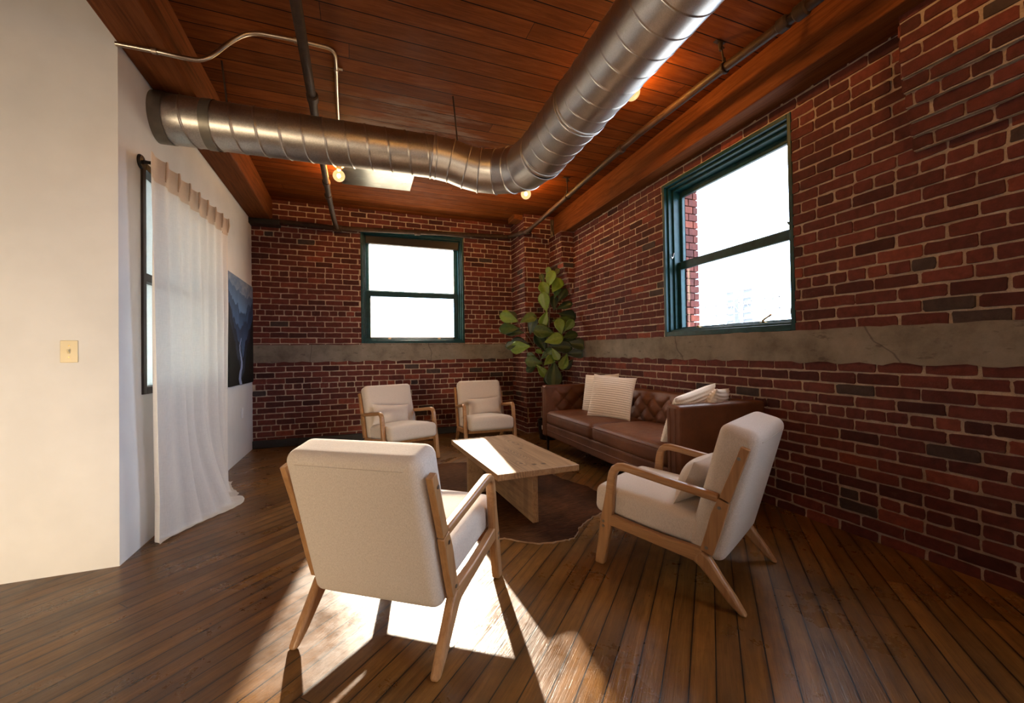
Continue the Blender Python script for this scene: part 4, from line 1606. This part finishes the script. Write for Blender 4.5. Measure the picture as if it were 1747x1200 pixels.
# ================================================================== fiddle-leaf fig
fg = thing('fiddle_leaf_fig', 'tall fiddle leaf fig with broad green leaves in the brick corner', 'potted plant', (2.40, 4.95, 0))
fo = Vector(fg.location)
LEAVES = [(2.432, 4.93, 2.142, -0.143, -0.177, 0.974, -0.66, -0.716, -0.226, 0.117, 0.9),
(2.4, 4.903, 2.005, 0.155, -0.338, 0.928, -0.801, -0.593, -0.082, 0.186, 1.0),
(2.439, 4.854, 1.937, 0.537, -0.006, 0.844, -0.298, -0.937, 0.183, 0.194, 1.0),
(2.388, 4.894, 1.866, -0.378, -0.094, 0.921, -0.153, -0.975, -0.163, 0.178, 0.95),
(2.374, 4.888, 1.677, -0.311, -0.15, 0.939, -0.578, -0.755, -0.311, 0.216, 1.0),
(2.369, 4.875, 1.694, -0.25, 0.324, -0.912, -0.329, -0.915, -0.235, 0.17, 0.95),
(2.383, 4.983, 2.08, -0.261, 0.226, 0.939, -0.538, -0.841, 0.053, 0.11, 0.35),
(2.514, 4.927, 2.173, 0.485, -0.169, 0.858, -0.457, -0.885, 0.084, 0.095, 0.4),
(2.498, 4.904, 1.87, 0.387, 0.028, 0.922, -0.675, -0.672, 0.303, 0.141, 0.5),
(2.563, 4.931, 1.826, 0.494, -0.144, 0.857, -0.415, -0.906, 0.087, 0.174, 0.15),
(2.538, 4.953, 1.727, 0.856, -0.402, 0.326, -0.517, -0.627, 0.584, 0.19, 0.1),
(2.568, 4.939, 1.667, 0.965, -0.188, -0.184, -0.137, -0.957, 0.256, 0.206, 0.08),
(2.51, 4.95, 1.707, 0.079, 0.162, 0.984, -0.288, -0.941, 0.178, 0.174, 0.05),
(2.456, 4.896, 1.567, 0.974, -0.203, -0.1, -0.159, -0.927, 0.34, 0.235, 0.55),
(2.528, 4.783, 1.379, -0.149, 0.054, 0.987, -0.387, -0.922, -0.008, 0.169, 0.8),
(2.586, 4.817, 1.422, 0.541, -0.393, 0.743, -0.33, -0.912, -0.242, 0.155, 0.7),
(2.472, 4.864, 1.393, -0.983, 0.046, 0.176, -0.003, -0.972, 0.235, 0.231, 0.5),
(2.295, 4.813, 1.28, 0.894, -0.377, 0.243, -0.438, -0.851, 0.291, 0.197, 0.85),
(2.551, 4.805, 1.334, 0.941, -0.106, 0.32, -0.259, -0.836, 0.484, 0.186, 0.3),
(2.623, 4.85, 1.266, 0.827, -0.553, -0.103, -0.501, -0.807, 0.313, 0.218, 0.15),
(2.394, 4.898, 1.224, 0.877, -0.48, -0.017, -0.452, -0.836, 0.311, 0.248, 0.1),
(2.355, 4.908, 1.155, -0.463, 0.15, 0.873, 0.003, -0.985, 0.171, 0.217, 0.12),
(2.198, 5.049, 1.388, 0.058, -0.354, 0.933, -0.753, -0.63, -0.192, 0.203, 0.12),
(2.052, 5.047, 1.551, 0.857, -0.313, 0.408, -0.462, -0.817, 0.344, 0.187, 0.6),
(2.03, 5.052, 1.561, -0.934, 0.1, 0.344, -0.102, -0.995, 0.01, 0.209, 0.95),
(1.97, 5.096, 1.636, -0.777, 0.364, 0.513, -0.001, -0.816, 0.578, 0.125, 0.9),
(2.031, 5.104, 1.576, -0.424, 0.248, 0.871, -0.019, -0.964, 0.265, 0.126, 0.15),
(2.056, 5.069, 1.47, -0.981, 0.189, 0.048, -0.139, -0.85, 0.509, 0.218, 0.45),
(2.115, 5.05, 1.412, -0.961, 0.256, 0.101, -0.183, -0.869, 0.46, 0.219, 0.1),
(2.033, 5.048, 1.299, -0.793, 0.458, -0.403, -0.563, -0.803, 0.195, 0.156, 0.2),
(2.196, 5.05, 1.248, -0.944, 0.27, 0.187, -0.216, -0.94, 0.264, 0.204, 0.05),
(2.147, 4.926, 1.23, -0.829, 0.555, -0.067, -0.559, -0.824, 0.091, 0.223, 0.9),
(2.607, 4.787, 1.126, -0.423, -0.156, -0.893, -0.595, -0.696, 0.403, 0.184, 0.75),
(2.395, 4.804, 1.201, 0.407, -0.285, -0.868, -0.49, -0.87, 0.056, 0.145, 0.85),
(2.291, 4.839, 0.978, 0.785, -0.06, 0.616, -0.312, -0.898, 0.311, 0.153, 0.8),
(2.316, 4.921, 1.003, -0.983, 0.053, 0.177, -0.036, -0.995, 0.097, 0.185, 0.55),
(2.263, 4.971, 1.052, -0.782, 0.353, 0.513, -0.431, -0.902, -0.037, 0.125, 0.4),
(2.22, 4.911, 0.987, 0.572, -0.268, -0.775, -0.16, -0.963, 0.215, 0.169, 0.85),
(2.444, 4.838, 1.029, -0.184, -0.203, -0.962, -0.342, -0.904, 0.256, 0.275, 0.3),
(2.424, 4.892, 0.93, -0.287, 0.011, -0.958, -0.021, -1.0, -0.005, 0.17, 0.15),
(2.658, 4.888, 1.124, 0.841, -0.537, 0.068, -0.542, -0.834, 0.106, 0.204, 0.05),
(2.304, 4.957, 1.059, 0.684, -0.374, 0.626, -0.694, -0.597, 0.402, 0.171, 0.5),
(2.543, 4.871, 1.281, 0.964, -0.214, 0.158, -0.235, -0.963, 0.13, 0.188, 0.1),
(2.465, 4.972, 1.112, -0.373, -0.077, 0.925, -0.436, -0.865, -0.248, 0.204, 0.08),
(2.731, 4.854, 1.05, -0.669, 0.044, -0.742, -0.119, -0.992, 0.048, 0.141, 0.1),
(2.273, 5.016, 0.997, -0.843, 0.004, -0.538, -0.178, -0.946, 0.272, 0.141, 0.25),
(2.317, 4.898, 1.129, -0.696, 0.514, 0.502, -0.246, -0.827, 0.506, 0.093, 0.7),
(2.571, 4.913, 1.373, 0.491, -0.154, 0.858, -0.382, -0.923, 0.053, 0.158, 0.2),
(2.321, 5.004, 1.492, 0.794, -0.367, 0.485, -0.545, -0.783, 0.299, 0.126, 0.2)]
b = B()
for (x, y, z, dx, dy, dz, nx, ny, nz, ln, tone) in LEAVES:
    d, nn = Vector((dx, dy, dz)).normalized(), Vector((nx, ny, nz))
    ln *= 1.26
    nn = (nn - d * nn.dot(d)).normalized()
    sd = d.cross(nn)
    o_ = Vector((x, y, z)) - fo
    NU, NV = 13, 9
    base = len(b.v)
    cup, droop, wv = rnd(.10, .30), rnd(-.05, .45), rnd(0, 6)
    wd = rnd(.56, .70)
    vals = []
    for i in range(NU):
        t = i / (NU - 1)
        w = wd * ln * (sin(pi * min(1, max(0.0, t * .96 + .02)) ** 1.25) ** .62) * (.42 + .62 * t if t < .8 else .916 - .1 * (t - .8) * 5 * .2) * .62
        for j in range(NV):
            s = 2 * j / (NV - 1) - 1
            h = cup * w * (abs(s) ** 1.4) - droop * ln * .5 * t * t + .018 * ln * sin(6 * pi * t + wv + (0 if s > 0 else 1.2)) * abs(s) ** 2 - (.010 * ln * exp(-(s / .12) ** 2))
            b.v.append(tuple(o_ + d * (t * ln) + sd * (s * w) + nn * h))
    for i in range(NU - 1):
        for j in range(NV - 1):
            mid = 1.0 if j in (3, 4) and i < NU - 2 else 0.0
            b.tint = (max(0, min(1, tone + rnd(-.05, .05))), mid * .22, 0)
            q = base + i * NV + j
            b.face((q, q + NV, q + NV + 1, q + 1))
for i, v in enumerate(b.v):
    w = Vector(v) + fo
    w.x = min(w.x, XR(w.y) - .03)
    if w.x > PA[0] - .03:
        w.y = min(w.y, PA[1] - .03)
    b.v[i] = tuple(w - fo)
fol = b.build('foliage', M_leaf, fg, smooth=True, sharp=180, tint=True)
sol = fol.modifiers.new('thickness', 'SOLIDIFY')
sol.thickness = .0018
b = B()
for path, r in (([(2.405, 4.95, .20), (2.412, 4.944, .706), (2.419, 4.935, 1.159), (2.425, 4.927, 1.597), (2.445, 4.935, 2.022), (2.433, 4.937, 2.20)], [.017, .014, .012, .010, .007, .004]),
                ([(2.40, 4.953, .6), (2.373, 4.957, 0.863), (2.291, 4.974, 1.114), (2.18, 5.003, 1.319), (2.04, 5.043, 1.538), (1.98, 5.07, 1.60)], [.010, .009, .008, .007, .005, .003]),
                ([(2.427, 4.933, 1.112), (2.486, 4.854, 1.281), (2.538, 4.801, 1.379), (2.62, 4.79, 1.449)], [.008, .007, .006, .003]),
                ([(2.43, 4.95, .25), (2.449, 4.94, 0.704), (2.457, 4.944, 1.002), (2.529, 4.894, 1.11), (2.646, 4.848, 1.155)], [.012, .010, .008, .006, .003])):
    b.tube([Vector(p) - fo for p in path], r, 10)
for (x, y, z, dx, dy, dz, nx, ny, nz, ln, tone) in LEAVES:
    p = Vector((x, y, z))
    d = Vector((dx, dy, dz)).normalized()
    b.tube([p - fo, p - d * .05 - Vector((0, 0, .008)) - fo], [.0022, .0028], 6)
b.build('stem', M_trunk, fg, smooth=True)
b = B()
b.lathe((0, 0, 0), [(.118, 0), (.125, .01), (.145, .235), (.150, .24), (.150, .255), (.136, .255), (.134, .20)], 32, caps=False)
b.lathe((0, 0, 0), [(.001, .002), (.118, .002)], 32, caps=False)
pot = b.build('pot', M_black, fg, smooth=True)
b = B()
b.lathe((0, 0, .205), [(.001, .012), (.06, .010), (.134, 0)], 32, caps=False)
b.build('soil', M_soil, fg, smooth=True)
b = B()


def lab(u, v):
    a = radians(205 + 22 * u)
    zz = .14 + .055 * v
    r = .1265 + .0205 * zz / .235 + .0012
    return (r * cos(a), r * sin(a), zz)


b.grid(lab, 8, 4)
b.build('label_sticker', M_white, pot, smooth=True)

# ================================================================== the street outside
fb = thing('neighbouring_building', 'pale building front standing close outside the back window', 'building', (-2.0, 17.0, 0))
b = B()
b.box(-6, 3.72, 0, 6, -4, 5.15)
b.build('facade', M_farwall, fb)
b = B()
for k in range(4):
    b.box(-1.2 + 1.1 * k, -.5 + 1.1 * k, -.05, .0, 2.95, 3.20)
b.build('window_strip', M_fartower, fb)

for i, (x, y, w, h, lb) in enumerate(((40.0, 34.2, 1.45, 12.8, 'shorter hazy lattice tower far outside the right window'), (40.0, 31.84, 1.55, 13.3, 'taller hazy lattice tower far outside the right window'))):
    t = thing('lattice_tower', lb, 'tower', (x, y, -4), group='hazy towers outside the right window')
    b = B()
    for sx in (0, w):
        for sy in (0, w):
            b.tube([(sx, sy, 0), (sx, sy, h)], .09, 6)
    for k in range(int(h / .8)):
        b.box(-.1, .1, 0, w, .8 * k, .8 * k + .12)
    b.box(0.25, w - .25, .25, w - .25, 0, h * .97)
    b.build('frame', M_fartower, t)
gt = thing('sign_gantry', 'long hazy truss gantry far outside the right window', 'gantry', (33.0, 23.8, -4))
b = B()
for zz in (8.75, 9.7, 10.05):
    b.box(-.05, .05, 0, 10.4, zz, zz + .07)
for k in range(9):
    b.box(-.05, .05, 1.28 * k, 1.28 * k + .07, 8.2, 10.05)
    if k < 8:
        b.tube([(0, 1.28 * k, 8.75), (0, 1.28 * k + .64, 9.7)], .03, 6)
        b.tube([(0, 1.28 * k + 1.28, 8.75), (0, 1.28 * k + .64, 9.7)], .03, 6)
for yy in (.6, 9.8):
    b.box(-.14, .14, yy, yy + .28, 0, 10.05)
b.build('truss', M_fartower, gt)
